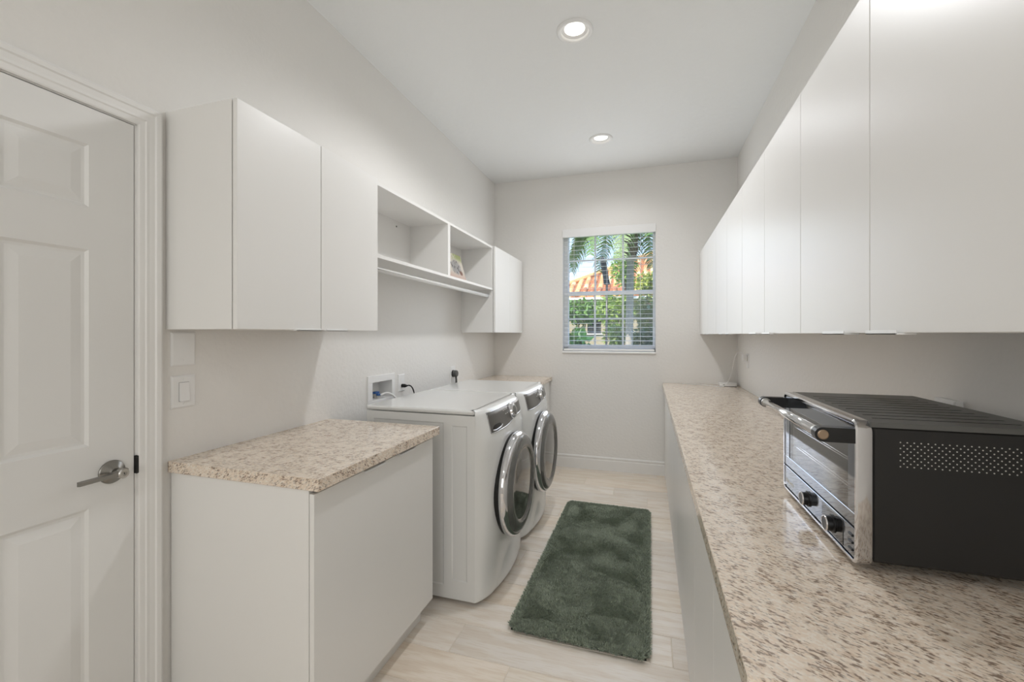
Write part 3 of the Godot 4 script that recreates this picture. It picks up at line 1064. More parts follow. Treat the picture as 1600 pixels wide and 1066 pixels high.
	part(bez, "grey_ring", lathe_mesh([Vector2(0.2675, 0.055), Vector2(0.262, 0.062), Vector2(0.248, 0.070), Vector2(0.226, 0.075), Vector2(0.208, 0.074), Vector2(0.200, 0.069)], o, Vector3.RIGHT, 72, true), M.ring_grey)
	part(bez, "window", lathe_mesh([Vector2(0.2015, 0.070), Vector2(0.196, 0.065), Vector2(0.184, 0.064), Vector2(0.147, 0.068), Vector2(0.095, 0.072), Vector2(0.047, 0.074), Vector2(0.0, 0.075)], o, Vector3.RIGHT, 72, true), M.smoked)
	for fx2 in [xb + 0.06, xs - 0.045]:
		for fd in [d0 + 0.06, d1 - 0.06]:
			part(t, "foot", lathe_mesh([Vector2(0.0, 0.0), Vector2(0.020, 0.0), Vector2(0.022, 0.006), Vector2(0.014, 0.012), Vector2(0.012, 0.024)], Vector3(fx2, 0, -fd), Vector3.UP, 16), M.plastic)

# ------------------------------------------------------------------ rug
func build_rug() -> void:
	var t := thing("bath_rug", "dark green shaggy rug lying on the floor planks", "rug", Vector3(-0.31, 0, -2.7))
	var cor := [Vector3(-0.612, 0, -1.920), Vector3(-0.004, 0, -1.902), Vector3(0.004, 0, -3.505), Vector3(-0.609, 0, -3.515)]
	var bs := begin()
	var ins := []
	for p in cor:
		ins.append(p + (Vector3(-0.304, 0, -2.71) - p) * 0.012)
	prism(bs, ins, Vector3(0, 0.007, 0))
	part(t, "backing", finish(bs), mat(Color(0.16, 0.19, 0.16), 0.95))
	# one tuft: a few bent blades of yarn
	var tf := begin()
	var r := RandomNumberGenerator.new()
	r.seed = 3
	for i in 7:
		var a := TAU * i / 7.0 + r.randf() * 0.6
		var dir := Vector3(cos(a), 0, sin(a))
		var side := Vector3(-sin(a), 0, cos(a)) * 0.0015
		var lean := r.randf_range(0.002, 0.008)
		var h := r.randf_range(0.016, 0.024)
		var p0 := dir * 0.0008
		var p1 := p0 + dir * lean * 0.5 + Vector3(0, h * 0.6, 0)
		var p2 := p0 + dir * lean * 1.5 + Vector3(0, h, 0)
		poly(tf, [p0 - side, p0 + side, p1 + side, p1 - side], -dir)
		poly(tf, [p1 - side, p1 + side, p2 + side * 0.6, p2 - side * 0.6], -dir)
	var tuft := finish(tf)
	var n1 := FastNoiseLite.new()
	n1.seed = 41
	n1.frequency = 3.2
	n1.fractal_octaves = 3
	var n2 := FastNoiseLite.new()
	n2.seed = 42
	n2.frequency = 2.4
	n2.fractal_octaves = 2
	var mm := MultiMesh.new()
	mm.transform_format = MultiMesh.TRANSFORM_3D
	mm.use_colors = true
	mm.mesh = tuft
	var nx := 112
	var nz := 292
	mm.instance_count = nx * nz
	var i := 0
	for a in nx:
		for b in nz:
			var u := (a + 0.5 + rng.randf_range(-0.45, 0.45)) / nx
			var v := (b + 0.5 + rng.randf_range(-0.45, 0.45)) / nz
			var p: Vector3 = (cor[0] as Vector3).lerp(cor[1], u).lerp((cor[3] as Vector3).lerp(cor[2], u), v)
			# rounded corners
			var cu := maxf(absf(u - 0.5) * 0.61 - 0.265, 0.0)
			var cv := maxf(absf(v - 0.5) * 1.6 - 0.76, 0.0)
			if Vector2(cu, cv).length() > 0.042:
				p = p.lerp(Vector3(-0.304, 0, -2.71), 0.03)
			p.y = 0.0065
			var w1 := n1.get_noise_2d(p.x, p.z)
			var w2 := n2.get_noise_2d(p.x + 9.0, p.z)
			# the pile lies one way or the other where it was trodden or brushed
			var away := clampf(w1 * 2.6, -1.0, 1.0)
			var inset := minf(minf(u, 1.0 - u) * 0.61, minf(v, 1.0 - v) * 1.6)
			var free := smoothstep(0.004, 0.05, inset)
			var lean := free * Vector3(clampf(w2 * 2.6, -1.0, 1.0), 0, -away * 1.7)
			var edge := maxf(smoothstep(0.47, 0.5, absf(u - 0.5)), smoothstep(0.488, 0.5, absf(v - 0.5)))
			lean += Vector3(signf(u - 0.5) * smoothstep(0.47, 0.5, absf(u - 0.5)), 0, -signf(v - 0.5) * smoothstep(0.488, 0.5, absf(v - 0.5))) * 0.7
			var up := (Vector3.UP + lean + Vector3(rng.randf_range(-0.3, 0.3), 0, rng.randf_range(-0.3, 0.3))).normalized()
			var xa := up.cross(Vector3.BACK).normalized()
			var za := xa.cross(up)
			var basis := Basis(xa, up, za) * Basis(Vector3.UP, rng.randf() * TAU)
			var sc := rng.randf_range(0.85, 1.15) * (1.0 - 0.15 * edge)
			mm.set_instance_transform(i, Transform3D(basis.scaled(Vector3(1.1, sc, 1.1)), p))
			var tint := rng.randf_range(0.72, 1.28)
			mm.set_instance_color(i, Color(tint * 0.98, tint, tint * rng.randf_range(0.94, 1.04)))
			i += 1
	var pm := mat(Color(0.66, 0.69, 0.625), 0.9, 0.0, 0.2)
	pm.vertex_color_use_as_albedo = true
	pm.rim_enabled = true
	pm.rim = 0.35
	pm.rim_tint = 0.6
	var mi := MultiMeshInstance3D.new()
	mi.name = "pile"
	mi.multimesh = mm
	mi.material_override = pm
	mi.position = -t.position
	mi.set_meta("kind", "stuff")
	t.add_child(mi)

# ------------------------------------------------------------------ toaster oven (local axes: x into its depth, y up, z towards its near side; origin at the near front foot)
func build_oven() -> void:
	var Y0 := 0.9013
	var t := thing("toaster_oven", "black countertop toaster oven with a chrome front frame and bar handle", "oven", Vector3(0.388, Y0, -1.015))
	t.rotation.y = deg_to_rad(0.4)
	var W := 0.470   # width, along -z
	var D := 0.315
	var H0 := 0.020
	var H1 := 0.299
	var lp := func(parent: Node3D, called: String, mesh: Mesh, m: Material, label := "") -> MeshInstance3D:
		var o := MeshInstance3D.new()
		o.name = called
		o.mesh = mesh
		o.material_override = m
		parent.add_child(o, true)
		if label != "":
			o.set_meta("label", label)
		return o
	# body shell
	var bd := begin()
	add_dbox(bd, 0.026, D, H0 + 0.004, H1 - 0.008, 0.002, W - 0.002, 0.006)
	var body: MeshInstance3D = lp.call(t, "body", finish(bd), M.black_matte)
	# slotted top
	var ce := CSGCombiner3D.new()
	ce.name = "top_panel"
	var b := CSGBox3D.new()
	b.name = "sheet"
	b.size = Vector3(D - 0.024, 0.010, W - 0.004)
	b.position = Vector3(0.024 + (D - 0.024) * 0.5, H1 - 0.006, -W * 0.5)
	b.material = M.oven_top_lit
	ce.add_child(b)
	for k in 9:
		var s := CSGBox3D.new()
		s.name = "slot"
		s.operation = CSGShape3D.OPERATION_SUBTRACTION
		s.size = Vector3(0.235, 0.012, 0.006)
		s.position = Vector3(0.165, H1 - 0.001, -(0.052 + 0.0405 * k))
		s.material = M.dark
		ce.add_child(s, true)
	t.add_child(ce)
	# dots for the near side perforations: light seen through them put into the pale colour
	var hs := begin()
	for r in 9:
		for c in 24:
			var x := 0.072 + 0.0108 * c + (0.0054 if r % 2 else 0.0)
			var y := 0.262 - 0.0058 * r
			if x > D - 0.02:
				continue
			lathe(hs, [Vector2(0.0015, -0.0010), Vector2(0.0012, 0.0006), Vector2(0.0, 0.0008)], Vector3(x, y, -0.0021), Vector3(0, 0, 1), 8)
	var vh: MeshInstance3D = lp.call(body, "lit_vent_dots", finish(hs), mat(Color(0.78, 0.77, 0.75), 0.35, 0.5))
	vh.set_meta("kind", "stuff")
	# chrome frame: a rounded ring with depth
	var fr := begin()
	fr.set_smooth_group(0)
	var outer := round_rect(0.0, W, H0 - 0.006, H1, 0.020, 6)
	var inner := round_rect(0.007, W - 0.007, H0 + 0.001, H1 - 0.007, 0.012, 6)
	var nn := outer.size()
	for i in nn:
		var j := (i + 1) % nn
		var oa := Vector3(0.003, outer[i].y, -outer[i].x)
		var ob := Vector3(0.003, outer[j].y, -outer[j].x)
		var mid := Vector3(0, 0.15, -W * 0.5)
		var out := (oa + ob) * 0.5 - mid
		out.x = 0
		fr.set_smooth_group(1)
		poly(fr, [oa, ob, ob + Vector3(0.022, 0, 0), oa + Vector3(0.022, 0, 0)], out)
		var sa := Vector3(0.028, lerpf(outer[i].y, 0.15, 0.01), -lerpf(outer[i].x, W * 0.5, 0.01))
		var sb := Vector3(0.028, lerpf(outer[j].y, 0.15, 0.01), -lerpf(outer[j].x, W * 0.5, 0.01))
		poly(fr, [oa + Vector3(0.022, 0, 0), ob + Vector3(0.022, 0, 0), sb, sa], out)
		var ia := Vector3(0.0, lerpf(outer[i].y, inner[i].y, 0.35), -lerpf(outer[i].x, inner[i].x, 0.35))
		var ib := Vector3(0.0, lerpf(outer[j].y, inner[j].y, 0.35), -lerpf(outer[j].x, inner[j].x, 0.35))
		fr.set_smooth_group(2)
		poly(fr, [oa, ob, ib, ia], Vector3.LEFT + out)
		fr.set_smooth_group(3)
		var ka := Vector3(0.0, inner[i].y, -inner[i].x)
		var kb := Vector3(0.0, inner[j].y, -inner[j].x)
		poly(fr, [ia, ib, kb, ka], Vector3.LEFT)
		fr.set_smooth_group(4)
		poly(fr, [ka, kb, kb + Vector3(0.02, 0, 0), ka + Vector3(0.02, 0, 0)], -out)
	lp.call(t, "front_frame", finish(fr), M.chrome, "polished chrome front frame")
	# oven cavity behind the glass
	var cv := begin()
	add_dbox(cv, 0.027, 0.029, 0.083, 0.285, 0.012, W - 0.012, 0.0)
	lp.call(t, "liner", finish(cv), mat(Color(0.45, 0.45, 0.45), 0.35, 0.6))
	# glass door
	var yb := 0.086
	var yt := 0.290
	var door := begin()
	add_dbox(door, 0.003, 0.010, yb, 0.112, 0.009, W - 0.009, 0.001)
	add_dbox(door, 0.003, 0.010, 0.256, yt, 0.009, W - 0.009, 0.001)
	add_dbox(door, 0.003, 0.010, 0.112, 0.256, 0.009, 0.045, 0.001)
	add_dbox(door, 0.003, 0.010, 0.112, 0.256, W - 0.045, W - 0.009, 0.001)
	var mirror := mat(Color(0.56, 0.58, 0.61), 0.06, 0.9)
	var dr: MeshInstance3D = lp.call(t, "door", finish(door), mirror)
	var gl := mat(Color(0.10, 0.10, 0.10, 0.14), 0.02)
	gl.transparency = BaseMaterial3D.TRANSPARENCY_ALPHA
	gl.metallic_specular = 1.0
	lp.call(dr, "window", dbox(0.0045, 0.008, 0.112, 0.256, 0.045, W - 0.045, 0.0), gl)
	for y in [0.150, 0.205]:
		var rk := begin()
		for dx in [0.014, 0.022]:
			tube(rk, [Vector3(dx, y, -0.05), Vector3(dx, y, -W + 0.05)], [0.0017], 6)
		lp.call(t, "wire_rack", finish(rk), M.chrome)
	# handle
	var hy := 0.268
	var hx := -0.054
	for z in [0.016, W - 0.016]:
		var br := begin()
		var ol := []
		for i in 9:
			var a := PI * 0.5 + PI * i / 8.0
			ol.append(Vector3(hx + 0.0145 * cos(a), hy + 0.0145 * sin(a), -z + 0.011))
		ol.append(Vector3(0.004, hy - 0.0145, -z + 0.011))
		ol.append(Vector3(0.004, hy + 0.0145, -z + 0.011))
		prism(br, ol, Vector3(0, 0, -0.022))
		var hb: MeshInstance3D = lp.call(dr, "handle_bracket", finish(br), M.black)
		var s := 1.0 if z < 0.1 else -1.0
		lp.call(hb, "end_cap", lathe_mesh([Vector2(0.0098, 0.0), Vector2(0.0098, 0.0012), Vector2(0.008, 0.0020), Vector2(0.0, 0.0020)], Vector3(hx, hy, -z + 0.011 * s), Vector3(0, 0, s), 24), mat(Color(0.62, 0.54, 0.46), 0.3, 0.9))
		lp.call(hb, "collar", lathe_mesh([Vector2(0.0125, 0.0), Vector2(0.0125, 0.014), Vector2(0.0, 0.014)], Vector3(hx, hy, -z - 0.010 * s), Vector3(0, 0, -s), 24), M.steel)
	lp.call(dr, "handle_bar", tube_mesh([Vector3(hx, hy, -0.030), Vector3(hx, hy, -W + 0.030)], [0.0102], 20), M.chrome)
	# control strip
	var panel: MeshInstance3D = lp.call(t, "control_panel", dbox(0.003, 0.012, H0 + 0.003, 0.0815, 0.009, W - 0.009, 0.001), mirror)
	for z in [0.118, 0.270]:
		var ko := Vector3(0.003, 0.050, -z)
		var kb: MeshInstance3D = lp.call(panel, "knob", lathe_mesh([Vector2(0.0195, 0.0), Vector2(0.0195, 0.003), Vector2(0.0165, 0.0045), Vector2(0.0160, 0.015), Vector2(0.0145, 0.017), Vector2(0.0, 0.017)], ko, Vector3.LEFT, 32), M.black)
		lp.call(kb, "knob_ring", lathe_mesh([Vector2(0.0162, 0.0140), Vector2(0.0170, 0.0155), Vector2(0.0160, 0.0175), Vector2(0.0145, 0.0178), Vector2(0.0140, 0.0168)], ko, Vector3.LEFT, 32), M.chrome)
	lp.call(panel, "display", dbox(0.0020, 0.004, 0.026, 0.0785, 0.066, 0.180, 0.0005), M.dark_glass)
	for k in 3:
		lp.call(panel, "button", dbox(0.0008, 0.004, 0.0335 + 0.0145 * k, 0.0385 + 0.0145 * k, 0.022, 0.040, 0.0008), M.black)
	var tx := TextMesh.new()
	tx.text = "KitchenAid"
	var sf := SystemFont.new()
	sf.font_names = PackedStringArray(["Droid Sans"])
	tx.font = sf
	tx.font_size = 32
	tx.pixel_size = 0.00042
	tx.depth = 0.0006
	var lt: MeshInstance3D = lp.call(panel, "lettering", tx, M.plastic)
	lt.rotation.y = -PI / 2
	lt.position = Vector3(0.0027, 0.043, -W + 0.050)
	for fx in [0.085, D - 0.03]:
		for fz in [0.075, W - 0.075]:
			lp.call(t, "foot", lathe_mesh([Vector2(0.0, 0.0), Vector2(0.013, 0.0), Vector2(0.015, 0.004), Vector2(0.015, 0.026)], Vector3(fx, 0.0, -fz), Vector3.UP, 18), M.black)

# ------------------------------------------------------------------ plates, plugs, router
func wall_plate(st: SurfaceTool, x: float, side: float, y0: float, y1: float, a: float, b: float) -> void:
	# bevelled cover plate on a wall at x, facing side
	var o := [Vector2(a, y0), Vector2(b, y0), Vector2(b, y1), Vector2(a, y1)]
	var i := 0.005
	var n := [Vector2(a + i, y0 + i), Vector2(b - i, y0 + i), Vector2(b - i, y1 - i), Vector2(a + i, y1 - i)]
	var p := func(q: Vector2, h: float) -> Vector3: return Vector3(x + side * h, q.y, -q.x)
	poly(st, [p.call(n[0], 0.006), p.call(n[1], 0.006), p.call(n[2], 0.006), p.call(n[3], 0.006)], Vector3(side, 0, 0))
	for e in 4:
		var g := (e + 1) % 4
		var m: Vector2 = (o[e] + o[g]) * 0.5 - Vector2((a + b) * 0.5, (y0 + y1) * 0.5)
		poly(st, [p.call(n[e], 0.006), p.call(n[g], 0.006), p.call(o[g], 0.003), p.call(o[e], 0.003)], Vector3(side, m.y * 20, -m.x * 20))
		poly(st, [p.call(o[e], 0.003), p.call(o[g], 0.003), p.call(o[g], 0.0), p.call(o[e], 0.0)], Vector3(0, m.y, -m.x))

func build_wall_fittings() -> void:
	var mid := 1.146
	# blank plate and rocker switch
	var bp := thing("blank_plate", "blank white wall plate just under the wall cabinet", "wall plate", Vector3(XL, 1.257, -mid))
	var st := begin()
	wall_plate(st, XL, 1, 1.257, 1.3775, 1.104, 1.189)
	part(bp, "plate", finish(st), M.plastic)
	for y in [1.276, 1.358]:
		part(bp, "screw", lathe_mesh([Vector2(0.0032, 0.006), Vector2(0.0026, 0.0072), Vector2(0.0, 0.0074)], Vector3(XL, y, -mid), Vector3.RIGHT, 12), M.plastic)
	var sw := thing("light_switch", "white rocker light switch below the blank wall plate", "switch", Vector3(XL, 1.106, -mid))
	st = begin()
	wall_plate(st, XL, 1, 1.106, 1.2225, 1.104, 1.189)
	part(sw, "plate", finish(st), M.plastic)
	st = begin()
	part(sw, "rocker_gap", dbox(XL + 0.005, XL + 0.0064, 1.1295, 1.1985, 1.1285, 1.1645, 0.0), mat(Color(0.62, 0.61, 0.60), 0.6))  # grey slab standing for the shaded gap line round the rocker
	var rp := [Vector3(XL + 0.0058, 1.131, 0), Vector3(XL + 0.0145, 1.131, 0), Vector3(XL + 0.0105, 1.164, 0), Vector3(XL + 0.0080, 1.197, 0), Vector3(XL + 0.0058, 1.197, 0)]
	for q in rp.size():
		rp[q] += Vector3(0, 0, -1.130)
	prism(st, rp, Vector3(0, 0, -0.033))
	part(sw, "rocker", finish(st), M.plastic)
	for y in [1.120, 1.209]:
		part(sw, "screw", lathe_mesh([Vector2(0.0030, 0.006), Vector2(0.0024, 0.0070), Vector2(0.0, 0.0072)], Vector3(XL, y, -mid), Vector3.RIGHT, 12), M.plastic)
	# laundry supply box let into the wall
	var lb := thing("outlet_box", "white recessed laundry valve box in the wall behind the washer", "valve box", Vector3(XL, 0.93, -2.37))
	st = begin()
	var fa := [2.222, 2.512]
	add_dbox(st, XL - 0.002, XL + 0.010, 1.075, 1.117, fa[0], fa[1], 0.002)
	add_dbox(st, XL - 0.002, XL + 0.010, 0.930, 0.966, fa[0], fa[1], 0.002)
	add_dbox(st, XL - 0.002, XL + 0.010, 0.966, 1.075, fa[0], 2.268, 0.002)
	add_dbox(st, XL - 0.002, XL + 0.010, 0.966, 1.075, 2.478, fa[1], 0.002)
	part(lb, "box_frame", finish(st), M.plastic)
	st = begin()
	var bx := XL - 0.088
	poly(st, [Vector3(bx, 0.965, -2.268), Vector3(bx, 1.075, -2.268), Vector3(bx, 1.075, -2.478), Vector3(bx, 0.965, -2.478)], Vector3.RIGHT)
	poly(st, [Vector3(bx, 0.9655, -2.268), Vector3(XL, 0.9655, -2.268), Vector3(XL, 0.9655, -2.478), Vector3(bx, 0.9655, -2.478)], Vector3.UP)
	poly(st, [Vector3(bx, 1.0745, -2.268), Vector3(XL, 1.0745, -2.268), Vector3(XL, 1.0745, -2.478), Vector3(bx, 1.0745, -2.478)], Vector3.DOWN)
	poly(st, [Vector3(bx, 0.965, -2.2685), Vector3(XL, 0.965, -2.2685), Vector3(XL, 1.075, -2.2685), Vector3(bx, 1.075, -2.2685)], Vector3(0, 0, -1))
	poly(st, [Vector3(bx, 0.965, -2.4775), Vector3(XL, 0.965, -2.4775), Vector3(XL, 1.075, -2.4775), Vector3(bx, 1.075, -2.4775)], Vector3(0, 0, 1))
	part(lb, "box_recess", finish(st), M.plastic)
	var blue := mat(Color(0.16, 0.36, 0.62), 0.4)
	var vx := XL - 0.045
	var vv := part(lb, "valve", lathe_mesh([Vector2(0.012, 0.0), Vector2(0.012, 0.018), Vector2(0.018, 0.020), Vector2(0.018, 0.030), Vector2(0.0, 0.032)], Vector3(vx, 0.966, -2.375), Vector3.UP, 20), M.steel)
	st = begin()
	add_dbox(st, vx - 0.016, vx + 0.016, 0.996, 1.008, 2.352, 2.398, 0.003)
	add_dbox(st, vx - 0.006, vx + 0.030, 0.984, 0.996, 2.362, 2.388, 0.003)
	part(vv, "valve_handle", finish(st), blue, "blue lever")
	var hose := []
	for k in 13:
		var u := k / 12.0
		hose.append(Vector3(vx + 0.03 + 0.06 * u, 0.985 + 0.018 * sin(PI * u) - 0.05 * u * u, -2.385 - 0.11 * u))
	part(lb, "hose", tube_mesh(hose, [0.007], 10), M.plastic)
	# receptacle with the washer's plug
	var rc := thing("wall_outlet", "white wall outlet with a black plug, beside the laundry valve box", "outlet", Vector3(XL, 0.98, -2.6))
	st = begin()
	wall_plate(st, XL, 1, 0.983, 1.100, 2.560, 2.640)
	part(rc, "plate", finish(st), M.plastic)
	for y in [1.022, 1.062]:
		part(rc, "socket", lathe_mesh([Vector2(0.0165, 0.005), Vector2(0.0165, 0.0072), Vector2(0.0, 0.0074)], Vector3(XL, y, -2.600), Vector3.RIGHT, 20), M.plastic)
	var pg := thing("power_plug", "black power plug and cord in the wall outlet behind the washer", "plug", Vector3(XL, 1.02, -2.6))
	part(pg, "plug_body", tube_mesh([Vector3(XL + 0.0078, 1.022, -2.600), Vector3(XL + 0.030, 1.022, -2.602), Vector3(XL + 0.044, 1.022, -2.606)], [0.013, 0.012, 0.006], 12), M.black)
	var cd := []
	for k in 15:
		var u := k / 14.0
		cd.append(Vector3(XL + 0.042 + 0.030 * sin(PI * u * 0.75), 1.022 + 0.010 * sin(PI * u) - 0.28 * pow(u, 2.4), -2.606 - 0.085 * u))
	part(pg, "cord", tube_mesh(cd, [0.0045], 8), M.black)
	# dryer outlet
	var d2 := thing("wall_outlet", "white wall outlet with a round plug, behind the dryer", "outlet", Vector3(XL, 0.94, -3.41))
	st = begin()
	wall_plate(st, XL, 1, 0.945, 1.098, 3.366, 3.462)
	part(d2, "plate", finish(st), M.plastic)
	part(d2, "socket", lathe_mesh([Vector2(0.030, 0.005), Vector2(0.030, 0.011), Vector2(0.0, 0.012)], Vector3(XL, 1.035, -3.412), Vector3.RIGHT, 28), M.black)
	var p2 := thing("power_plug", "round grey power plug with a hanging cord behind the dryer", "plug", Vector3(XL, 1.0, -3.41))
	part(p2, "plug_body", lathe_mesh([Vector2(0.027, 0.0125), Vector2(0.029, 0.020), Vector2(0.029, 0.040), Vector2(0.024, 0.046), Vector2(0.0, 0.047)], Vector3(XL, 1.035, -3.412), Vector3.RIGHT, 28), mat(Color(0.34, 0.34, 0.33), 0.35))
	part(p2, "cord", tube_mesh([Vector3(XL + 0.032, 1.015, -3.415), Vector3(XL + 0.034, 0.98, -3.418), Vector3(XL + 0.034, 0.93, -3.420), Vector3(XL + 0.036, 0.80, -3.420)], [0.0085], 10), mat(Color(0.36, 0.36, 0.35), 0.4))
	# right wall: double plate near the oven, outlet with adapter in the corner, router
	var n1 := thing("wall_outlet", "white wall outlet on the right wall behind the toaster oven", "outlet", Vector3(XR, 1.07, -1.48))
	st = begin()
	wall_plate(st, XR - 0.014, -1, 1.078, 1.195, 1.437, 1.527)
	add_dbox(st, XR - 0.0145, XR, 1.079, 1.194, 1.438, 1.526, 0.001)
	part(n1, "plate", finish(st), M.plastic)
	for y in [1.117, 1.157]:
		part(n1, "socket", lathe_mesh([Vector2(0.0165, 0.005), Vector2(0.0165, 0.0072), Vector2(0.0, 0.0074)], Vector3(XR - 0.014, y, -1.482), Vector3.LEFT, 20), M.plastic)
	var n2 := thing("wall_outlet", "white wall outlet in the far right corner, holding a small adapter", "outlet", Vector3(XR, 1.09, -4.0))
	st = begin()
	wall_plate(st, XR, -1, 1.092, 1.209, 3.985, 4.065)
	part(n2, "plate", finish(st), M.plastic)
	for y in [1.130, 1.172]:
		part(n2, "socket", lathe_mesh([Vector2(0.0165, 0.005), Vector2(0.0165, 0.0072), Vector2(0.0, 0.0074)], Vector3(XR, y, -4.025), Vector3.LEFT, 20), M.plastic)
	var ad := thing("power_adapter", "white power adapter with a looping white cord above the far end of the countertop", "adapter", Vector3(XR, 1.17, -4.02))
	part(ad, "adapter_body", dbox(XR - 0.0075, XR - 0.042, 1.150, 1.202, 4.003, 4.047, 0.004), M.plastic)
	var ac := []
	var key := [Vector3(XR - 0.034, 1.200, -4.030), Vector3(XR - 0.058, 1.222, -4.045), Vector3(XR - 0.085, 1.190, -4.075), Vector3(XR - 0.098, 1.09, -4.12), Vector3(XR - 0.110, 0.99, -4.18), Vector3(XR - 0.130, 0.938, -4.22), Vector3(XR - 0.150, 0.912, -4.235), Vector3(XR - 0.175, 0.9045, -4.25), Vector3(XR - 0.25, 0.9045, -4.31), Vector3(XR - 0.35, 0.9045, -4.37), Vector3(XR - 0.48, 0.9045, -4.40)]
	for k in key.size() - 1:
		for s in 4:
			var p0: Vector3 = key[maxi(k - 1, 0)]
			var p3: Vector3 = key[mini(k + 2, key.size() - 1)]
			ac.append((key[k] as Vector3).cubic_interpolate(key[k + 1], p0, p3, s / 4.0))
	ac.append(key[-1])
	part(ad, "cord", tube_mesh(ac, [0.0027], 8), M.plastic)
	var ro := thing("router", "small flat white router box on the far end of the right countertop", "router", Vector3(0.685, 0.9013, -4.36))
	st = begin()
	var ol := []
	for q in round_rect(0.615, 0.757, 4.30, 4.43, 0.022, 5):
		ol.append(Vector3(q.x, 0.905, -q.y))
	prism(st, ol, Vector3(0, 0.024, 0))
	part(ro, "case", finish(st), M.plastic)
	st = begin()
	ol = []
	for q in round_rect(0.621, 0.751, 4.306, 4.424, 0.018, 5):
		ol.append(Vector3(q.x, 0.9016, -q.y))
	prism(st, ol, Vector3(0, 0.004, 0))
	part(ro, "foot", finish(st), M.dark)
	part(ro, "vent_slot", dbox(0.64, 0.66, 0.914, 0.918, 4.2995, 4.302, 0.0005), M.dark)

# ------------------------------------------------------------------ outside
func leaf_cloud(st: SurfaceTool, r: RandomNumberGenerator, c: Vector3, rad: Vector3, n: int, size: float, droop := 0.3) -> void:
	for i in n:
		var dir := Vector3(r.randfn(), r.randfn(), r.randfn()).normalized()
		var p := c + dir * rad * pow(r.randf(), 0.45)
		var a := Vector3(r.randfn(), r.randfn() - droop, r.randfn()).normalized()
		var s := a.cross(Vector3(r.randfn(), r.randfn(), r.randfn())).normalized()
		var L := size * r.randf_range(0.6, 1.3)
		var w := L * 0.22
		var nrm := a.cross(s)
		var m := p + a * L * 0.5 + nrm * L * 0.06
		poly(st, [p, m - s * w, p + a * L], nrm)
		poly(st, [p, m + s * w, p + a * L], nrm)

func shrub(called: String, label: String, category: String, c: Vector3, rad: Vector3, n: int, size: float, m: Material, s: int, stems := true) -> void:
	var r := RandomNumberGenerator.new()
	r.seed = s
	var t := thing(called, label, category, Vector3(c.x, -0.1, c.z))
	var st := begin()
	leaf_cloud(st, r, c, rad, n, size)
	part(t, "foliage", finish(st), m)
	if stems:
		var ss := begin()
		for k in 5:
			var e := c + Vector3(r.randf_range(-0.6, 0.6), r.randf_range(-0.3, 0.5), r.randf_range(-0.6, 0.6)) * rad
			tube(ss, [Vector3(c.x + r.randf_range(-0.08, 0.08), -0.1, c.z), Vector3(lerpf(c.x, e.x, 0.4), c.y - rad.y * 0.5, lerpf(c.z, e.z, 0.4)), e], [0.03, 0.02, 0.008], 6)
		part(t, "stem", finish(ss), M.bark)

func leafy(col: Color) -> StandardMaterial3D:
	var m := mat(col, 0.5)
	m.backlight_enabled = true
	m.backlight = Color(0.35, 0.42, 0.15)
	return m

func frond(t: Node3D, r: RandomNumberGenerator, o: Vector3, dir: Vector3, length: float, drop: float, m: Material, rise := 0.5) -> void:
	var st := begin()
	var pts := []
	for k in 15:
		var u := k / 14.0
		pts.append(o + dir * length * (u - 0.18 * u * u) + Vector3.UP * (rise * u - (drop + rise) * u * u))
	tube(st, pts, [0.022, 0.02, 0.018, 0.016, 0.014, 0.012, 0.011, 0.010, 0.009, 0.008, 0.007, 0.006, 0.005, 0.004, 0.003], 5)
	var side := dir.cross(Vector3.UP).normalized()
	for k in range(4, 112):
		var u := k / 112.0
		var i := mini(int(u * 14.0), 13)
		var p: Vector3 = (pts[i] as Vector3).lerp(pts[i + 1], u * 14.0 - i)
		var along: Vector3 = (pts[i + 1] - pts[i]).normalized()
		for s in [-1.0, 1.0]:
			var L := length * 0.30 * (0.35 + 0.65 * sin(PI * clampf(u * 0.92 + 0.06, 0, 1))) * r.randf_range(0.8, 1.15)
			var d: Vector3 = (side * s + along * 0.65 + Vector3.UP * r.randf_range(-0.15, 0.25)).normalized()
			var q: Vector3 = p + d * L * 0.5
			var e: Vector3 = q + (d * 0.6 + Vector3.DOWN * r.randf_range(0.5, 0.9)).normalized() * L * 0.5
			var w := along * 0.013
			poly(st, [p - w, p + w, q + w, q - w], Vector3.UP)
			poly(st, [q - w, q + w, e], Vector3.UP)
	part(t, "frond", finish(st), m)

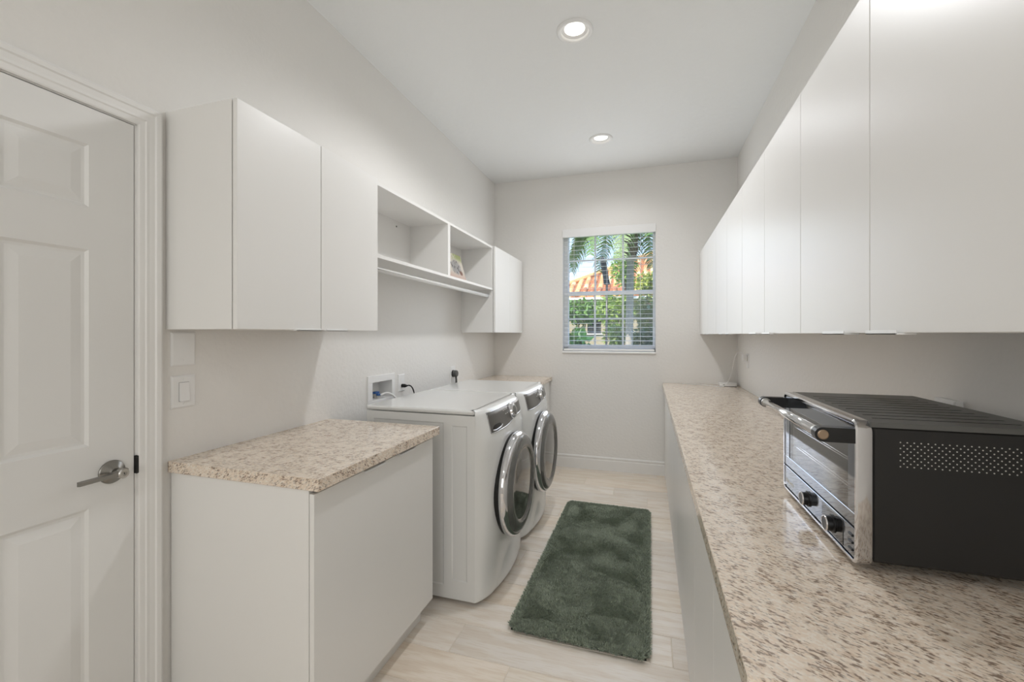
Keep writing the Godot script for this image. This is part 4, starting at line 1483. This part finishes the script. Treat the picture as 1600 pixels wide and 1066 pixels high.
func build_outside() -> void:
	M.bark = mat(Color(0.42, 0.36, 0.29), 0.9)
	var lawn := struct("terrain_ground", "lawn outside the window")
	var gn := triplanar(mat(Color(0.42, 0.50, 0.28), 0.95), Vector3(0.7, 0.7, 0.7))
	gn.normal_enabled = true
	gn.normal_texture = normal_tex(256, 0.08, 51, 4.0)
	part(lawn, "grass_ground", dbox(-30, 30, -0.30, -0.15, DB + 0.4, 45, 0.0), gn)
	# neighbour's house
	var h := thing("neighbour_house", "beige house with an orange barrel-tile roof outside the window", "house", Vector3(0, -0.15, -16.3))
	var stucco := mat(Color(0.64, 0.60, 0.52), 0.9)
	part(h, "house_wall", slab(1, 16.3, 16.5, [-4.0, 9.0, -0.15, 2.72], [[-2.16, -1.66, 1.40, 1.92]]), stucco)
	var wf := part(h, "house_window", dbox(-2.16, -1.66, 1.40, 1.92, 16.40, 16.44, 0.0), mat(Color(0.07, 0.08, 0.09), 0.08))
	for y in [1.53, 1.66, 1.79]:
		part(wf, "louver_bar", dbox(-2.16, -1.66, y - 0.012, y + 0.012, 16.36, 16.40, 0.004), mat(Color(0.32, 0.32, 0.31), 0.5))
	part(wf, "sill", dbox(-2.22, -1.60, 1.36, 1.40, 16.24, 16.42, 0.005), M.vinyl)
	part(h, "eave_soffit", dbox(-4.5, 9.0, 2.62, 2.70, 15.78, 16.6, 0.005), M.vinyl)
	var rt := []
	for c in [Color(0.82, 0.57, 0.36), Color(0.88, 0.68, 0.45), Color(0.62, 0.40, 0.25), Color(0.90, 0.77, 0.56)]:
		rt.append(mat(c, 0.8))
	# barrel tiles up a 1-in-2 slope with a hip on the left
	var pitch := 0.5
	var deck := begin()
	poly(deck, [Vector3(-4.2, 2.70, -15.8), Vector3(9, 2.70, -15.8), Vector3(9, 2.70 + 7.0 * pitch, -22.8), Vector3(2.8, 2.70 + 7.0 * pitch, -22.8)], Vector3(0, 1, 0.5))
	poly(deck, [Vector3(-4.2, 2.70, -15.8), Vector3(2.8, 2.70 + 7.0 * pitch, -22.8), Vector3(-4.2, 2.70, -29.8)], Vector3(-1, 1, 0))
	var roof := part(h, "roof_deck", finish(deck), rt[2])
	var tile := begin()
	tile.set_smooth_group(0)
	for k in 6:
		var a0 := PI * k / 6.0
		var a1 := PI * (k + 1) / 6.0
		var p := func(a: float, u: float) -> Vector3:
			return Vector3(cos(a) * (0.098 - 0.012 * u), sin(a) * (0.085 - 0.01 * u) + u * 0.40 * pitch + 0.01, -u * 0.40)
		poly(tile, [p.call(a0, 0.0), p.call(a1, 0.0), p.call(a1, 1.0), p.call(a0, 1.0)], Vector3((cos(a0) + cos(a1)) * 0.5, 1, 0.3))
		tile.set_smooth_group(-1)
		poly(tile, [p.call(a0, 0.0), p.call(a1, 0.0), Vector3(0, 0.02, 0)], Vector3(0, 0, 1))
		tile.set_smooth_group(0)
	var tm := finish(tile)
	var n := 0
	for row in 18:
		var run := row * 0.36
		for col in 26:
			var x := -4.15 + 0.27 * col
			if x < -4.2 + run + 0.08 or x > 1.7 or n >= 290:
				continue
			var o := MeshInstance3D.new()
			o.name = "roof_tile"
			o.mesh = tm
			o.material_override = rt[(row * 5 + col * 3 + (row * col) % 7) % 4]
			roof.add_child(o, true)
			o.position = Vector3(x, 2.70 + run * pitch, -15.8 - run)
			n += 1
	var hip := begin()
	tube(hip, [Vector3(-4.2, 2.74, -15.8), Vector3(2.8, 2.78 + 7.0 * pitch, -22.8)], [0.10], 8)
	part(roof, "hip_ridge", finish(hip), rt[1])
	# palm
	var pr := RandomNumberGenerator.new()
	pr.seed = 12
	var px := -0.385
	var pd := 10.0
	var palm := thing("palm_tree", "palm tree with a ringed grey trunk and drooping fronds outside the window", "palm tree", Vector3(px, -0.15, -pd))
	var pts := []
	var rad := []
	for k in 60:
		var u := k / 59.0
		pts.append(Vector3(px - 0.04 + 0.05 * u, -0.15 + u * 3.45, -pd))
		rad.append(0.074 + (0.005 if k % 2 else 0.0) + 0.012 * (1.0 - u))
	part(palm, "trunk", tube_mesh(pts, rad, 16), mat(Color(0.62, 0.59, 0.55), 0.9))
	var boots := begin()
	for k in 70:
		var a := 2.4 * k
		var y := 3.06 + k * 0.0165
		var dirv := Vector3(cos(a), 0, sin(a))
		var q := Vector3(px + 0.006, y, -pd) + dirv * 0.085
		tube(boots, [q, q + dirv * 0.05 + Vector3(0, 0.14, 0), q + dirv * 0.075 + Vector3(0, 0.26, 0)], [0.045, 0.030, 0.014], 5)
	tube(boots, [Vector3(px, 3.0, -pd), Vector3(px, 4.5, -pd)], [0.11, 0.13], 10)
	part(palm, "crownshaft", finish(boots), mat(Color(0.46, 0.38, 0.29), 0.9))
	var pm := leafy(Color(0.36, 0.48, 0.22))
	var crown := Vector3(px + 0.01, 4.35, -pd)
	for k in 15:
		var a := TAU * k / 15.0 + pr.randf_range(-0.12, 0.12)
		frond(palm, pr, crown, Vector3(cos(a), 0, sin(a)), pr.randf_range(1.7, 2.2), pr.randf_range(1.0, 1.6), pm, pr.randf_range(0.3, 1.1))
	frond(palm, pr, crown, Vector3(-1, 0, 0.15).normalized(), 1.45, 1.25, pm, 0.25)
	frond(palm, pr, crown, Vector3(-0.92, 0, -0.35).normalized(), 1.9, 1.25, pm, 0.35)
	# dark furled umbrella
	var um := thing("patio_umbrella", "dark furled patio umbrella on a thin pole outside the window", "umbrella", Vector3(-0.86, -0.15, -9.5))
	part(um, "pole", tube_mesh([Vector3(-0.865, -0.15, -9.5), Vector3(-0.845, 2.5, -9.5)], [0.024], 10), M.black)
	var cp := begin()
	cp.set_smooth_group(-1)
	var prof := [Vector2(0.0, 3.05), Vector2(0.035, 3.02), Vector2(0.06, 2.93), Vector2(0.068, 2.75), Vector2(0.062, 2.58), Vector2(0.072, 2.44), Vector2(0.0, 2.43)]
	for k in prof.size() - 1:
		for i in 14:
			var q := []
			for e in [[k, i], [k + 1, i], [k + 1, i + 1], [k, i + 1]]:
				var a: float = TAU * e[1] / 14.0
				var pr2: Vector2 = prof[e[0]]
				var rr := pr2.x * (1.0 if int(e[1]) % 2 == 0 else 0.78)
				q.append(Vector3(-0.845 - (pr2.y - 2.43) * 0.16 + rr * cos(a), pr2.y, -9.5 + rr * sin(a)))
			var mid := TAU * (i + 0.5) / 14.0
			poly(cp, q if prof[k].x > 0.001 else q.slice(1), Vector3(cos(mid), 0.2, sin(mid)))
	part(um, "furled_canopy", finish(cp), mat(Color(0.13, 0.15, 0.19), 0.8))
	# planting
	shrub("shrub", "mid green leafy shrub in front of the house, left of the umbrella", "shrub", Vector3(-2.15, 2.13, -14.6), Vector3(0.80, 0.36, 0.5), 1300, 0.20, leafy(Color(0.36, 0.50, 0.22)), 61)
	shrub("shrub", "yellow-green shrub between the umbrella pole and the palm trunk", "shrub", Vector3(-0.95, 2.08, -13.1), Vector3(0.50, 0.44, 0.4), 1000, 0.20, leafy(Color(0.50, 0.60, 0.24)), 62)
	shrub("shrub", "dark green low shrub right of the palm trunk", "shrub", Vector3(0.02, 0.95, -11.0), Vector3(0.55, 0.62, 0.5), 1500, 0.16, leafy(Color(0.13, 0.24, 0.11)), 63)
	shrub("shrub", "sparse olive shrub behind the dark one, right of the palm trunk", "shrub", Vector3(0.02, 1.95, -12.4), Vector3(0.42, 0.55, 0.4), 420, 0.18, leafy(Color(0.44, 0.46, 0.26)), 64)
	shrub("shrub", "low broad-leaved plant in the lower left corner of the window", "shrub", Vector3(-1.72, 1.05, -10.5), Vector3(0.40, 0.35, 0.4), 260, 0.30, leafy(Color(0.24, 0.42, 0.22)), 65)
	shrub("small_tree", "light green small tree rising above the roof behind the palm trunk", "tree", Vector3(-0.78, 3.55, -14.6), Vector3(0.42, 0.62, 0.4), 560, 0.17, leafy(Color(0.55, 0.66, 0.30)), 66)
	shrub("small_tree", "yellow-green small tree in front of the tile roof, right of the palm trunk", "tree", Vector3(0.0, 2.95, -14.4), Vector3(0.45, 0.42, 0.4), 520, 0.17, leafy(Color(0.58, 0.62, 0.26)), 67)
	shrub("shrub", "low yellow-green bush under the window of the house", "shrub", Vector3(-0.80, 1.32, -11.6), Vector3(0.26, 0.26, 0.3), 420, 0.16, leafy(Color(0.48, 0.55, 0.24)), 68)
